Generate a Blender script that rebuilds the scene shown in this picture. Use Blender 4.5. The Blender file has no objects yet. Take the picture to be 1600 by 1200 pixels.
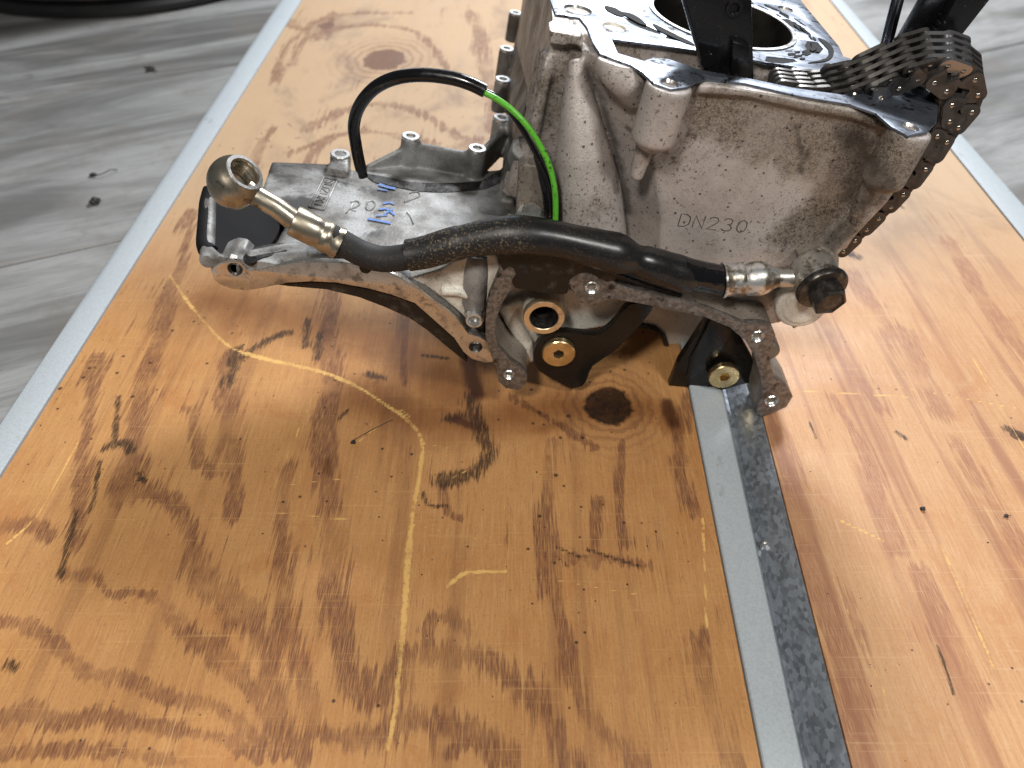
import bpy, bmesh, math, random
import numpy as np
from mathutils import Vector, Matrix
random.seed(7)
rng = np.random.default_rng(5)
SC = bpy.context.scene
COL = SC.collection
R = math.radians

# ------------------------------------------------------------------ camera
CAM_H, PITCH, FPX = 0.30, R(44), 1202.0
cam_d = bpy.data.cameras.new('camera'); cam = bpy.data.objects.new('camera', cam_d); COL.objects.link(cam)
cam.location = (0, 0, CAM_H); cam.rotation_euler = (R(90) - PITCH, 0, 0)
cam_d.sensor_width = 36; cam_d.lens = 36 * FPX / 1600
cam_d.clip_start = 0.01; cam_d.clip_end = 50
cam_d.dof.use_dof = True; cam_d.dof.focus_distance = 0.34; cam_d.dof.aperture_fstop = 11
SC.camera = cam
# ------------------------------------------------------------------ world, lamps, exposure
w = bpy.data.worlds.new('World'); SC.world = w; w.use_nodes = True
w.node_tree.nodes['Background'].inputs[0].default_value = (0.80, 0.90, 1.0, 1)
w.node_tree.nodes['Background'].inputs[1].default_value = 0.06
SC.view_settings.view_transform = 'Standard'; SC.view_settings.look = 'None'
SC.view_settings.exposure = 0.0; SC.view_settings.gamma = 1.0

def area(name, loc, target, size, power, col, sy=None):
    d = bpy.data.lights.new(name, 'AREA'); d.energy = power; d.color = col
    d.shape = 'RECTANGLE'; d.size = size; d.size_y = sy or size
    o = bpy.data.objects.new(name, d); COL.objects.link(o); o.location = loc
    o.rotation_euler = (Vector(target) - Vector(loc)).to_track_quat('-Z', 'Y').to_euler()
    return o
area('garage_lamp', (0.42, 1.45, 1.06), (0.05, 0.35, 0.05), 0.34, 31, (0.96, 0.97, 1.0), 0.30)
area('rear_gloss_light', (0.15, 3.2, 1.05), (0.05, 0.4, 0.05), 2.4, 14, (0.86, 0.93, 1.0), 1.0)  # unseen cool panel added low behind the block for gloss
area('ceiling_lamp', (-0.26, -0.40, 0.92), (0.0, 0.25, 0.05), 0.13, 7.4, (1.0, 0.94, 0.86))
area('bench_lamp', (0.46, -0.22, 0.80), (0.05, 0.28, 0.06), 0.11, 3.8, (1.0, 0.97, 0.92))

# ------------------------------------------------------------------ helpers
CP, SP = math.cos(PITCH), math.sin(PITCH)
def ray(u, v):
    s, t = (u - 800) / FPX, (600 - v) / FPX
    return Vector((s, CP + t * SP, -SP + t * CP))
ORI = Vector((0, 0, CAM_H))
def Pz(u, v, z=0.0):
    d = ray(u, v); return ORI + d * ((z - CAM_H) / d.z)
def Py(u, v, y):
    d = ray(u, v); return ORI + d * (y / d.y)
# block frame: leaning to the right by ROLL about the long axis, right foot on the table
ROLL = R(9.3)
O = Py(1206, 652, 0.2856); O.z = 0.0
MB_ = Matrix.Translation(O) @ Matrix.Rotation(ROLL, 4, 'Y')
MI = MB_.inverted()
CA = (MB_.to_3x3() @ Vector((0, 0, 1)))
def L(u, v, y): return MI @ Py(u, v, y)                     # picture point on an upright plane, block frame
def Lc(u, v, c):                                            # picture point on the block's level plane c
    d = ray(u, v); p0 = MB_ @ Vector((0, 0, c))
    return MI @ (ORI + d * ((p0 - ORI).dot(CA) / d.dot(CA)))
def Y0(y): return y - O.y

class MB:
    def __init__(s): s.v = []; s.f = []
    def add(s, vs, fs):
        n = len(s.v); s.v += [tuple(p) for p in vs]; s.f += [tuple(i + n for i in q) for q in fs]; return s
    def mesh(s, name):
        m = bpy.data.meshes.new(name); m.from_pydata(s.v, [], s.f)
        bm = bmesh.new(); bm.from_mesh(m); bmesh.ops.recalc_face_normals(bm, faces=bm.faces); bm.to_mesh(m); bm.free()
        return m
def link(name, mesh, material=None, parent=None, smooth=35, kind=None, label=None):
    o = bpy.data.objects.new(name, mesh); COL.objects.link(o)
    if material: mesh.materials.clear(); mesh.materials.append(material)
    if smooth:
        mesh.polygons.foreach_set('use_smooth', [True] * len(mesh.polygons))
        mesh.set_sharp_from_angle(angle=R(smooth))
    if parent: o.parent = parent
    if kind: o['kind'] = kind
    if label: o['label'] = label
    return o
def thing(name, label, cat, M=None, group=None):
    o = bpy.data.objects.new(name, None); COL.objects.link(o); o.empty_display_size = 0.02
    if M is not None: o.matrix_world = M
    o['label'] = label; o['category'] = cat
    if group: o['group'] = group
    return o
def tag(o, label, cat, group=None):
    o['label'] = label; o['category'] = cat
    if group: o['group'] = group
    return o

def catmull(pts, n=6, closed=False):
    P = [Vector(p) for p in pts]; N = len(P); out = []
    for i in range(N if closed else N - 1):
        g = (lambda k: P[k % N]) if closed else (lambda k: P[max(0, min(N - 1, k))])
        p0, p1, p2, p3 = g(i - 1), g(i), g(i + 1), g(i + 2)
        for k in range(n):
            t = k / n
            out.append(0.5 * ((2 * p1) + (p2 - p0) * t + (2 * p0 - 5 * p1 + 4 * p2 - p3) * t * t + (3 * p1 - p0 - 3 * p2 + p3) * t ** 3))
    if not closed: out.append(P[-1])
    return out
def frame_path(P):
    T = [(P[min(i + 1, len(P) - 1)] - P[max(i - 1, 0)]).normalized() for i in range(len(P))]
    n = T[0].orthogonal().normalized(); Ns = []
    for t in T:
        n = (n - t * n.dot(t)).normalized(); Ns.append(n)
    return T, Ns
def tube(mb, P, rad, seg=20, cap=True, flat=1.0):
    P = [Vector(p) for p in P]
    if not hasattr(rad, '__len__'): rad = [rad] * len(P)
    T, Ns = frame_path(P); vs = []; fs = []
    for p, t, n, r in zip(P, T, Ns, rad):
        b = t.cross(n)
        for k in range(seg):
            a = 2 * math.pi * k / seg; vs.append(p + (n * math.cos(a) + b * math.sin(a) * flat) * r)
    for i in range(len(P) - 1):
        for k in range(seg):
            k2 = (k + 1) % seg; fs.append((i * seg + k, i * seg + k2, (i + 1) * seg + k2, (i + 1) * seg + k))
    if cap: fs.append(tuple(range(seg))[::-1]); fs.append(tuple((len(P) - 1) * seg + k for k in range(seg)))
    return mb.add(vs, fs)
def lathe(mb, prof, org, axis, seg=40, closed=False, rot=0.0):
    """profile of (radius, height) swept about axis; r = 0 ends are closed"""
    z = Vector(axis).normalized(); x = z.orthogonal().normalized(); y = z.cross(x); vs = []; fs = []
    org = Vector(org)
    for r, h in prof:
        for k in range(seg):
            a = 2 * math.pi * k / seg + rot
            vs.append(org + z * h + (x * math.cos(a) + y * math.sin(a)) * max(r, 1e-6))
    n = len(prof)
    for i in range(n if closed else n - 1):
        j = (i + 1) % n
        for k in range(seg):
            k2 = (k + 1) % seg; fs.append((i * seg + k, i * seg + k2, j * seg + k2, j * seg + k))
    return mb.add(vs, fs)
def prism(mb, poly, d):
    n = len(poly); d = Vector(d); vs = [Vector(p) for p in poly] + [Vector(p) + d for p in poly]
    fs = [tuple(range(n))[::-1], tuple(range(n, 2 * n))] + [(i, (i + 1) % n, n + (i + 1) % n, n + i) for i in range(n)]
    return mb.add(vs, fs)
def plate(outer, holes, org, U, V, depth, bevel=0.0005):
    """solid plate with holes: 2-D outlines in the (U,V) plane through org; grows to the side of -UxV by depth"""
    cu = bpy.data.curves.new('outline', 'CURVE'); cu.dimensions = '2D'; cu.fill_mode = 'BOTH'
    for pl in [outer] + list(holes):
        sp = cu.splines.new('POLY'); sp.points.add(len(pl) - 1); sp.use_cyclic_u = True
        for q, p in zip(sp.points, pl): q.co = (p[0] * 10, p[1] * 10, 0, 1)
    cu.bevel_depth = bevel * 10; cu.bevel_resolution = 1; cu.offset = -bevel * 10
    cu.extrude = max(0.0, depth / 2 - bevel) * 10
    ob = bpy.data.objects.new('outline', cu)
    COL.objects.link(ob); dg = bpy.context.evaluated_depsgraph_get()
    me = bpy.data.meshes.new_from_object(ob.evaluated_get(dg))
    bpy.data.objects.remove(ob); bpy.data.curves.remove(cu)
    U = Vector(U); V = Vector(V); N = U.cross(V); o2 = Vector(org) - N * (depth / 2)
    M = Matrix.Identity(4)
    for i in range(3):
        M[i][0], M[i][1], M[i][2], M[i][3] = U[i], V[i], N[i], o2[i]
    me.transform(Matrix.Scale(0.1, 4)); me.transform(M)
    bm = bmesh.new(); bm.from_mesh(me); bmesh.ops.remove_doubles(bm, verts=bm.verts, dist=1e-6)
    bmesh.ops.recalc_face_normals(bm, faces=bm.faces); bm.to_mesh(me); bm.free()
    return me
AX, BY, CZ = Vector((1, 0, 0)), Vector((0, 1, 0)), Vector((0, 0, 1))
def front(px, y, sm=0):       # outline on an upright plane -> 2-D (a,c)
    p = [(L(u, v, y).x, L(u, v, y).z) for u, v in px]
    return [(q.x, q.y) for q in catmull([(a, b, 0) for a, b in p], sm, True)] if sm else p
def level(px, c, sm=0):       # outline on a level plane -> 2-D (a,b)
    p = [(Lc(u, v, c).x, Lc(u, v, c).y) for u, v in px]
    return [(q.x, q.y) for q in catmull([(a, b, 0) for a, b in p], sm, True)] if sm else p
def circ(c, r, n=28): return [(c[0] + r * math.cos(2 * math.pi * k / n), c[1] + r * math.sin(2 * math.pi * k / n)) for k in range(n)]
def front_plate(px, y, depth, holes=(), bevel=0.0005, sm=0):
    return plate(front(px, y, sm), holes, (0, Y0(y), 0), AX, CZ, -0 + depth, bevel) if False else \
        plate(front(px, y, sm), holes, (0, Y0(y) + depth, 0), AX, CZ, -depth, bevel) if False else _fp(px, y, depth, holes, bevel, sm)
def _fp(px, y, depth, holes, bevel, sm):
    # U x V = AX x CZ = -BY, so the plate grows along +BY (away from the camera)
    return plate(front(px, y, sm), holes, (0, Y0(y), 0), AX, CZ, depth, bevel)
def level_plate(poly2, holes, c, depth, bevel=0.0005):
    return plate(poly2, holes, (0, 0, c), AX, BY, depth, bevel)      # grows downward
def add_mesh(mb, me):
    mb.add([v.co[:] for v in me.vertices], [tuple(p.vertices) for p in me.polygons]); bpy.data.meshes.remove(me)
def remesh(name, mb, voxel, smooth_it=4, factor=0.5):
    me = mb.mesh(name); ob = bpy.data.objects.new(name, me); COL.objects.link(ob)
    m = ob.modifiers.new('r', 'REMESH'); m.mode = 'VOXEL'; m.voxel_size = voxel
    if smooth_it:
        s = ob.modifiers.new('s', 'SMOOTH'); s.factor = factor; s.iterations = smooth_it
    dg = bpy.context.evaluated_depsgraph_get(); out = bpy.data.meshes.new_from_object(ob.evaluated_get(dg)); out.name = name
    bpy.data.objects.remove(ob); bpy.data.meshes.remove(me)
    return out

# ------------------------------------------------------------------ materials
class NT:
    def __init__(s, name):
        s.m = bpy.data.materials.new(name); s.m.use_nodes = True; s.t = s.m.node_tree; s.n = s.t.nodes
        s.b = s.n['Principled BSDF']
    def put(s, sock, val):
        if hasattr(val, 'is_linked') or hasattr(val, 'links'): s.t.links.new(val, sock)
        else: sock.default_value = val
    def node(s, ty, out=0, props=None, **ins):
        nd = s.n.new(ty)
        for k, v in (props or {}).items(): setattr(nd, k, v)
        for k, v in ins.items():
            key = int(k[1:]) if k[0] == 'i' and k[1:].isdigit() else k.replace('_', ' ')
            s.put(nd.inputs[key], v)
        return nd.outputs[out]
    def co(s, which='Object'): return s.n.new('ShaderNodeTexCoord').outputs[which]
    def mp(s, vec, sc=(1, 1, 1), rot=(0, 0, 0), loc=(0, 0, 0)):
        return s.node('ShaderNodeMapping', Vector=vec, Scale=sc, Rotation=rot, Location=loc)
    def noise(s, vec, sc, det=4, rough=.55, dist=0, out=0): 
        return s.node('ShaderNodeTexNoise', out, Vector=vec, Scale=sc, Detail=det, Roughness=rough, Distortion=dist)
    def voro(s, vec, sc, out=0): return s.node('ShaderNodeTexVoronoi', out, Vector=vec, Scale=sc)
    def ma(s, op, a, b=0.0, c=0.0, clamp=False): return s.node('ShaderNodeMath', 0, {'operation': op, 'use_clamp': clamp}, i0=a, i1=b, i2=c)
    def ss(s, x, a, b, lo=0.0, hi=1.0):      # smoothstep map
        return s.node('ShaderNodeMapRange', 0, {'interpolation_type': 'SMOOTHSTEP'}, i0=x, i1=a, i2=b, i3=lo, i4=hi)
    def mix(s, f, a, b, mode='MIX'):
        nd = s.n.new('ShaderNodeMix'); nd.data_type = 'RGBA'; nd.blend_type = mode
        c = lambda v: (*v, 1) if isinstance(v, tuple) and len(v) == 3 else v
        s.put(nd.inputs[0], f); s.put(nd.inputs[6], c(a)); s.put(nd.inputs[7], c(b)); return nd.outputs[2]
    def attr(s, name): 
        nd = s.n.new('ShaderNodeAttribute'); nd.attribute_name = name; return nd.outputs['Fac']
    def sep(s, vec):
        nd = s.n.new('ShaderNodeSeparateXYZ'); s.t.links.new(vec, nd.inputs[0]); return nd.outputs
    def rnd(s): return s.n.new('ShaderNodeObjectInfo').outputs['Random']
    def bump(s, h, strength=.3, dist=.001):
        s.put(s.b.inputs['Normal'], s.node('ShaderNodeBump', Height=h, Strength=strength, Distance=dist))
    def fin(s, col=None, rough=None, metal=None, spec=None, **kw):
        for k, v in (('Base Color', col), ('Roughness', rough), ('Metallic', metal), ('Specular IOR Level', spec)):
            if v is not None: s.put(s.b.inputs[k], (*v, 1) if isinstance(v, tuple) and len(v) == 3 else v)
        for k, v in kw.items(): s.put(s.b.inputs[k.replace('_', ' ')], v)
        return s.m

def m_cast(name, c1, c2, speck=.75, metal=.35, traced=False):
    t = NT(name); o = t.co()
    col = t.mix(t.ss(t.noise(o, 45, 5, .6), .35, .68), c1, c2)
    fine = t.noise(o, 1500, 2, .8); mid = t.noise(o, 620, 4, .75); low = t.noise(o, 30, 6, .65)
    if traced:                        # oily film, smears and painted crease and boss shade, outlined on the casting
        g = t.ma('ADD', t.attr('grime'), t.ma('MULTIPLY', t.ma('SUBTRACT', t.noise(o, 95, 6, .7), .5), .030))
        g = t.ss(g, .003, -.006)
        film = t.mix(t.ss(t.ma('ADD', t.ma('MULTIPLY', fine, .6), t.ma('MULTIPLY', mid, .4)), .43, .57), (.27, .225, .175), (.055, .042, .030))
        col = t.mix(t.ma('MULTIPLY', g, t.ss(low, .30, .60, .45, .9)), col, film)
        sm = t.ma('ADD', t.attr('smear_shade'), t.ma('MULTIPLY', t.ma('SUBTRACT', t.noise(o, 160, 6, .75), .5), 2.6))
        col = t.mix(t.ss(sm, 1.3, .0, 0, .72), col, (.036, .031, .027))
    col = t.mix(t.ss(fine, .54, .68, 0, .48), col, (.13, .10, .08))
    col = t.mix(t.ss(t.ma('ADD', mid, t.ma('MULTIPLY', low, .25)), .70, .78, 0, speck), col, (.05, .038, .028))
    v = t.voro(o, 210); col = t.mix(t.ss(t.ma('ADD', v, t.ma('MULTIPLY', low, .2)), .235, .19, 0, speck), col, (.02, .015, .012))
    col = t.mix(t.ss(low, .58, .74, 0, .6), col, (.11, .085, .060))
    t.bump(t.ma('ADD', t.noise(o, 1000, 3, .6), t.ma('MULTIPLY', t.noise(o, 160, 3), .5)), .28, .0006)
    return t.fin(col, t.ss(low, .3, .7, .40, .60), metal)
M = {}
M['cast'] = m_cast('cast_aluminium_front', (.48, .438, .415), (.365, .325, .302), .8, .25, True)
M['cast_dirty'] = m_cast('cast_aluminium_dirty', (.30, .265, .225), (.16, .135, .11), .8, .35)
M['cast_clean'] = m_cast('cast_aluminium_pale', (.72, .69, .62), (.60, .56, .48), .35, .10)

t = NT('oily_grey_plate'); o = t.co()
col = t.mix(t.ss(t.noise(o, 45, 6, .6), .36, .62), (.33, .335, .335), (.12, .115, .105))
col = t.mix(t.ss(t.noise(o, 22, 5, .65, .4), .52, .60), col, (.045, .042, .04))
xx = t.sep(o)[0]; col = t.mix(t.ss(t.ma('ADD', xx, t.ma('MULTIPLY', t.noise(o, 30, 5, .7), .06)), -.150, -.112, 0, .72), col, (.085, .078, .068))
col = t.mix(t.ma('MULTIPLY', t.ss(t.noise(o, 900, 3, .7), .55, .66), .5), col, (.05, .045, .04))
t.bump(t.noise(o, 700, 3), .25, .0005)
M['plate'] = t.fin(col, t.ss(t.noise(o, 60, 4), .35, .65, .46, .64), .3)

t = NT('oil_and_shade_black'); o = t.co()
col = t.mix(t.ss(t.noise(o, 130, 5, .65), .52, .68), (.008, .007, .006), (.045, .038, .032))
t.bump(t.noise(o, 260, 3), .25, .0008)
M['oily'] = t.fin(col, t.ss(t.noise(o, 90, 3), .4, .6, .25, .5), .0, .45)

def m_machined(name, c, rough, stain=.5, anis=0.0):
    t = NT(name); o = t.co()
    n = t.noise(o, 80, 6, .65)
    col = t.mix(t.ss(n, .50, .66), c, tuple(x * .55 for x in c))
    col = t.mix(t.ma('MULTIPLY', t.ss(t.noise(o, 170, 6, .7, .5), .57, .62), stain), col, (.02, .018, .016))
    sc = t.noise(t.mp(o, (900, 60, 900), (0, 0, .6)), 1, 3)
    t.bump(sc, .10, .0003)
    return t.fin(col, t.ss(n, .35, .7, rough, rough + .18), .92)
M['deck'] = m_machined('machined_deck', (.24, .27, .325), .36, 1.0)
M['bright'] = m_machined('bright_machined_metal', (.80, .79, .77), .20, .25)
M['band'] = m_machined('machined_mating_band', (.66, .62, .57), .20, .45)
t = NT('pitted_flange'); o = t.co()
n = t.noise(o, 420, 4, .7)
col = t.mix(t.ss(n, .42, .60), (.135, .118, .105), (.24, .215, .20))
col = t.mix(t.ss(t.noise(o, 90, 5, .65), .55, .66), col, (.028, .022, .018))
col = t.mix(t.ss(t.noise(o, 520, 3, .7), .62, .70), col, (.03, .022, .016))
t.bump(n, .35, .0006)
M['flange'] = t.fin(col, .42, .55)
t = NT('zinc_brass_fitting'); o = t.co()
n = t.noise(o, 120, 5, .6)
col = t.mix(t.ss(n, .42, .66), (.52, .475, .385), (.32, .28, .215))
col = t.mix(t.ma('MULTIPLY', t.ss(t.noise(o, 70, 6, .7), .54, .66), .85), col, (.035, .028, .02))
t.bump(t.noise(o, 400, 3), .08, .0004)
M['fitting'] = t.fin(col, t.ss(n, .3, .7, .22, .40), .92)
t = NT('zinc_banjo'); o = t.co(); n = t.noise(o, 150, 6, .7)
M['zinc'] = t.fin(t.mix(t.ss(n, .48, .64), (.50, .485, .45), (.14, .115, .085)), .36, .8)
t = NT('zinc_crimp'); o = t.co(); n = t.noise(o, 120, 5, .65)
col = t.mix(t.ss(n, .46, .62), (.74, .75, .75), (.22, .18, .13))
M['crimp'] = t.fin(col, .34, .85)
t = NT('gold_bolt'); o = t.co(); n = t.noise(o, 160, 4)
M['gold'] = t.fin(t.mix(t.ss(n, .35, .7), (.84, .66, .36), (.62, .45, .21)), t.ss(n, .3, .7, .22, .36), .95)
t = NT('dark_bolt_steel'); o = t.co(); n = t.noise(o, 300, 4, .65)
M['bolt'] = t.fin(t.mix(t.ss(n, .45, .7), (.035, .031, .028), (.11, .10, .09)), .34, .6)
def m_rubber(name, dust, rough):
    t = NT(name); o = t.co(); n = t.noise(o, 900, 3, .8); n2 = t.noise(o, 30, 4)
    f = t.ma('MULTIPLY', t.ss(n, .53, .66), dust)
    x = t.sep(o)[0]
    f = t.ma('MULTIPLY', t.ma('MULTIPLY', f, t.ss(n2, .30, .55)), t.ss(x, -.20, -.10, 1.0, .10))
    col = t.mix(f, (.011, .011, .012), (.25, .19, .12))
    t.bump(t.noise(o, 260, 4), .12, .0006)
    return t.fin(col, t.ma('ADD', t.ss(n2, .3, .7, 0, .12), t.ss(x, -.20, -.09, rough + .22, rough)), 0, .5)
M['rubber'] = m_rubber('hose_rubber', .15, .42)
M['sleeve'] = m_rubber('sleeve_rubber', .95, .20)
t = NT('wet_rubber'); o = t.co()
t.bump(t.noise(o, 260, 3), .5, .0010)
M['wet'] = t.fin((.006, .006, .007), .10, 0, .6)
t = NT('black_plastic'); o = t.co(); n = t.noise(o, 160, 4, .6)
t.bump(t.noise(o, 90, 3), .12, .001)
M['plastic'] = t.fin(t.mix(t.ma('MULTIPLY', t.ss(t.noise(o, 500, 3, .7), .66, .72), .5), (.006, .006, .007), (.14, .13, .12)), t.ss(n, .35, .65, .14, .34), 0, .5)
t = NT('bracket_black'); o = t.co()
M['bracket'] = t.fin((.009, .0075, .006), t.ss(t.noise(o, 120, 4), .3, .7, .18, .4), .1, .45)
t = NT('green_wire'); o = t.co()
M['green'] = t.fin(t.mix(t.ss(t.noise(o, 600, 4, .7), .54, .66), (.10, .42, .03), (.02, .06, .01)), .3, 0, .5)
t = NT('chain_steel'); o = t.co(); n = t.noise(o, 250, 4, .6)
col = t.mix(t.ss(n, .4, .7), (.085, .078, .073), (.045, .041, .038))
M['chain'] = t.fin(col, .34, .6)
t = NT('chain_steel_bright'); o = t.co()
M['chain_bright'] = t.fin((.30, .30, .31), .32, .85)
t = NT('pin_steel'); M['pin'] = t.fin((.42, .38, .33), .20, .95)
t = NT('bore_wall'); o = t.co()
x = t.sep(o)
M['bore'] = t.fin(t.mix(t.ss(t.noise(o, 60, 4), .4, .65), (.12, .11, .10), (.06, .055, .05)), .28, .85)
t = NT('blue_paint_mark'); o = t.co(); M['blue'] = t.fin(t.mix(t.ss(t.noise(o, 700, 4, .75), .46, .62), (.05, .19, .62), (.22, .27, .36)), .6)
t = NT('stamp_dark'); M['stamp'] = t.fin((.055, .045, .04), .6)
t = NT('black_residue_and_shade'); o = t.co(); M['residue'] = t.fin((.008, .008, .009), .75, 0, .2)

# aluminium trims
t = NT('anodised_trim'); o = t.co(); n = t.noise(o, 900, 4, .7)
col = t.mix(t.ss(n, .35, .7), (.45, .50, .53), (.38, .42, .45))
col = t.mix(t.ma('MULTIPLY', t.ss(t.noise(o, 55, 6, .7), .60, .72), .5), col, (.20, .21, .20))
t.bump(n, .18, .0004)
M['trim'] = t.fin(col, .55, .0, .25)
t = NT('galvanised_strip'); o = t.co(); v = t.voro(t.mp(o, (1, .55, 1)), 650, 1)
gx = t.n.new('ShaderNodeSeparateColor'); t.t.links.new(v, gx.inputs[0])
z = t.ss(t.ma('ADD', t.ma('MULTIPLY', gx.outputs[0], .55), t.ma('MULTIPLY', t.noise(o, 60, 5, .7), .8)), .25, 1.05)
col = t.mix(z, (.155, .17, .19), (.36, .40, .45))
t.bump(t.noise(o, 500, 3), .15, .0004)
M['galv'] = t.fin(col, .42, .6)
t = NT('gap_dirt'); M['gap'] = t.fin((.012, .011, .010), .8)

# plywood: growth lines, knots, stains, painted shade and scratches read from distance fields stored on the sheet
def m_wood(name, late, base1, base2, pale, streak, FADE=.75):
    t = NT(name); o = t.co()
    fib = t.noise(t.mp(o, (900, 30, 1)), 1, 4, .6)            # fibres across x, long along y
    fib2 = t.noise(t.mp(o, (2600, 120, 1)), 1, 3, .6)
    mott = t.noise(o, 14, 5, .6)
    col = t.mix(t.ss(mott, .32, .68), base1, base2)
    col = t.mix(t.ss(fib, .38, .72, 0, .38), col, pale)
    col = t.mix(t.ss(fib2, .50, .72, 0, .18), col, late)
    wv2 = t.noise(t.mp(o, (900, 700, 1)), 1, 4, .75)
    col = t.mix(t.ss(wv2, .54, .70, 0, .40), col, pale)
    col = t.mix(t.ss(wv2, .46, .32, 0, .35), col, late)
    col = t.mix(t.ss(t.noise(t.mp(o, (26, 20, 1)), 1, 6, .7, .8), .52, .70, 0, .42), col, tuple(x * .9 for x in base2[:1]) + (base2[1] * .72, base2[2] * .6))
    dash = t.noise(t.mp(o, (1500, 75, 1), (0, 0, .02)), 1, 2, .5)
    col = t.mix(t.ss(dash, .62, .70, 0, .55), col, pale)
    col = t.mix(t.ss(dash, .36, .29, 0, .40), col, late)
    # broad faint growth streaks
    wv = t.noise(t.mp(o, (70, 3.2, 1)), 1, 5, .6, .25)
    col = t.mix(t.ss(wv, .52, .66, 0, streak), col, late)
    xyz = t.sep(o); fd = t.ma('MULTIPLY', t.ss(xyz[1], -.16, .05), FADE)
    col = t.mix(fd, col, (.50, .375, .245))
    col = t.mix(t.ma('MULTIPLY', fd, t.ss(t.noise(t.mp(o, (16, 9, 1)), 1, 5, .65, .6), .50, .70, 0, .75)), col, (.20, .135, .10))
    # traced late-wood lines with ragged fibre ends
    jag = t.ma('ADD', t.ma('MULTIPLY', t.noise(t.mp(o, (330, 11, 1)), 1, 2, .6), .62), t.ma('MULTIPLY', t.noise(t.mp(o, (1100, 34, 1)), 1, 3, .65), .38))
    vein = t.ma('ADD', t.ma('MULTIPLY', t.attr('vein'), t.ss(t.noise(o, 26, 3), .30, .70, .42, .95)), t.ma('MULTIPLY', t.ma('SUBTRACT', jag, .5), 8.0))
    core = t.ss(vein, 1.55, .72)
    core = t.ma('MULTIPLY', core, t.ss(fib2, .34, .60, .25, 1))
    core = t.ma('MULTIPLY', core, t.ss(t.noise(o, 30, 4), .30, .55, .35, 1))
    col = t.mix(t.ma('MULTIPLY', core, .92), col, late)
    # cross saw marks
    saw = t.noise(t.mp(o, (16, 620, 1), (0, 0, .03)), 1, 3, .6)
    col = t.mix(t.ss(saw, .60, .70, 0, .30), col, pale)
    sx = t.noise(t.mp(o, (7, 1500, 1), (0, 0, -.10)), 1, 2, .5)
    col = t.mix(t.ss(sx, .69, .75, 0, .34), col, (.66, .42, .20))
    sy = t.noise(t.mp(o, (1700, 12, 1), (0, 0, .05)), 1, 2, .5)
    col = t.mix(t.ss(sy, .68, .74, 0, .42), col, (.66, .42, .20))
    col = t.mix(t.ss(t.noise(t.mp(o, (1500, 9, 1), (0, 0, -.04)), 1, 2), .70, .76, 0, .55), col, (.62, .42, .22))
    # knots
    kn = t.attr('knot'); kr = t.ma('ADD', kn, t.ma('MULTIPLY', t.ma('SUBTRACT', t.noise(o, 110, 6, .7), .5), .75))
    ring = t.ma('SINE', t.ma('MULTIPLY', kr, 16.0))
    halo = t.ss(kr, 3.2, 1.1)
    col = t.mix(t.ma('MULTIPLY', halo, t.ss(ring, -.2, 1, .12, .5)), col, late)
    kin = t.ss(kr, 1.08, .86)
    kc = t.mix(t.ss(t.noise(o, 190, 6, .75, 1.2), .44, .60), (.004, .003, .002), (.060, .022, .010))
    kdark = t.attr('knotdark')
    kc = t.mix(kdark, (.20, .10, .06), kc)
    col = t.mix(t.ma('MULTIPLY', kin, .92), col, kc)
    # stains; the oil field also paints the engine's shade on the wood
    sn = t.ma('ADD', t.attr('stain'), t.ma('MULTIPLY', t.ma('SUBTRACT', t.noise(t.mp(o, (700, 60, 1)), 1, 4, .75), .5), 6.0))
    col = t.mix(t.ma('MULTIPLY', t.ss(sn, 1.6, .5, 0, .92), t.ss(fib2, .34, .50, .2, 1)), col, (.050, .026, .014))
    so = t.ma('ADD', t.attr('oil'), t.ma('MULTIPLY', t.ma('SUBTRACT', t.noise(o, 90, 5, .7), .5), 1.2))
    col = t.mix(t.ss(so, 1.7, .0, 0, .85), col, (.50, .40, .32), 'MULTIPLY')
    wet = t.ma('ADD', t.attr('wet'), t.ma('MULTIPLY', t.ma('SUBTRACT', t.noise(t.mp(o, (160, 60, 1)), 1, 5, .7), .5), 1.2))
    col = t.mix(t.ss(wet, 1.1, .3, 0, .85), col, (.060, .020, .008))
    sp = t.ss(t.ma('ADD', t.voro(o, 120), t.ma('MULTIPLY', t.noise(o, 9, 3), .55)), .345, .30)
    col = t.mix(t.ma('MULTIPLY', sp, .85), col, (.05, .025, .016))
    # scratches
    sc = t.ma('ADD', t.ma('MULTIPLY', t.attr('scratch'), t.ss(t.noise(o, 22, 3), .32, .68, .65, 1.35)), t.ma('MULTIPLY', t.ma('SUBTRACT', t.noise(o, 330, 4, .75), .5), 2.6))
    col = t.mix(t.ma('MULTIPLY', t.ss(sc, 1.25, .6, 0, .95), t.ss(t.noise(o, 55, 4, .7), .34, .56, .4, 1)), col, (.74, .46, .15))
    t.bump(t.ma('ADD', fib2, t.ma('MULTIPLY', fib, .7)), .14, .0006)
    return t.fin(col, t.ss(t.noise(o, 25, 4), .3, .7, .46, .62), 0, .4)
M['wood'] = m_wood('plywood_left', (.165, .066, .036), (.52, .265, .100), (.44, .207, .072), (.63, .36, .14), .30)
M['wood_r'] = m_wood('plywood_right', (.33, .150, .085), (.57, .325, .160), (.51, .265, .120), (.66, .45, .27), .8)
t = NT('floor_vinyl'); o = t.co(); rn = t.rnd()
off = t.node('ShaderNodeCombineXYZ', X=t.ma('MULTIPLY', rn, 37.0), Y=t.ma('MULTIPLY', rn, 11.0), Z=0.0)
ov = t.node('ShaderNodeVectorMath', 0, {'operation': 'ADD'}, i0=o, i1=off)
g1 = t.noise(t.mp(ov, (3.0, 16, 1)), 1, 6, .62, .9)
ring = t.ma('SINE', t.ma('MULTIPLY', t.noise(t.mp(ov, (1.6, 7.5, 1)), 1, 2, .45, .5), 95.0))
g3 = t.noise(t.mp(ov, (30, 500, 1)), 1, 3, .6)
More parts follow.
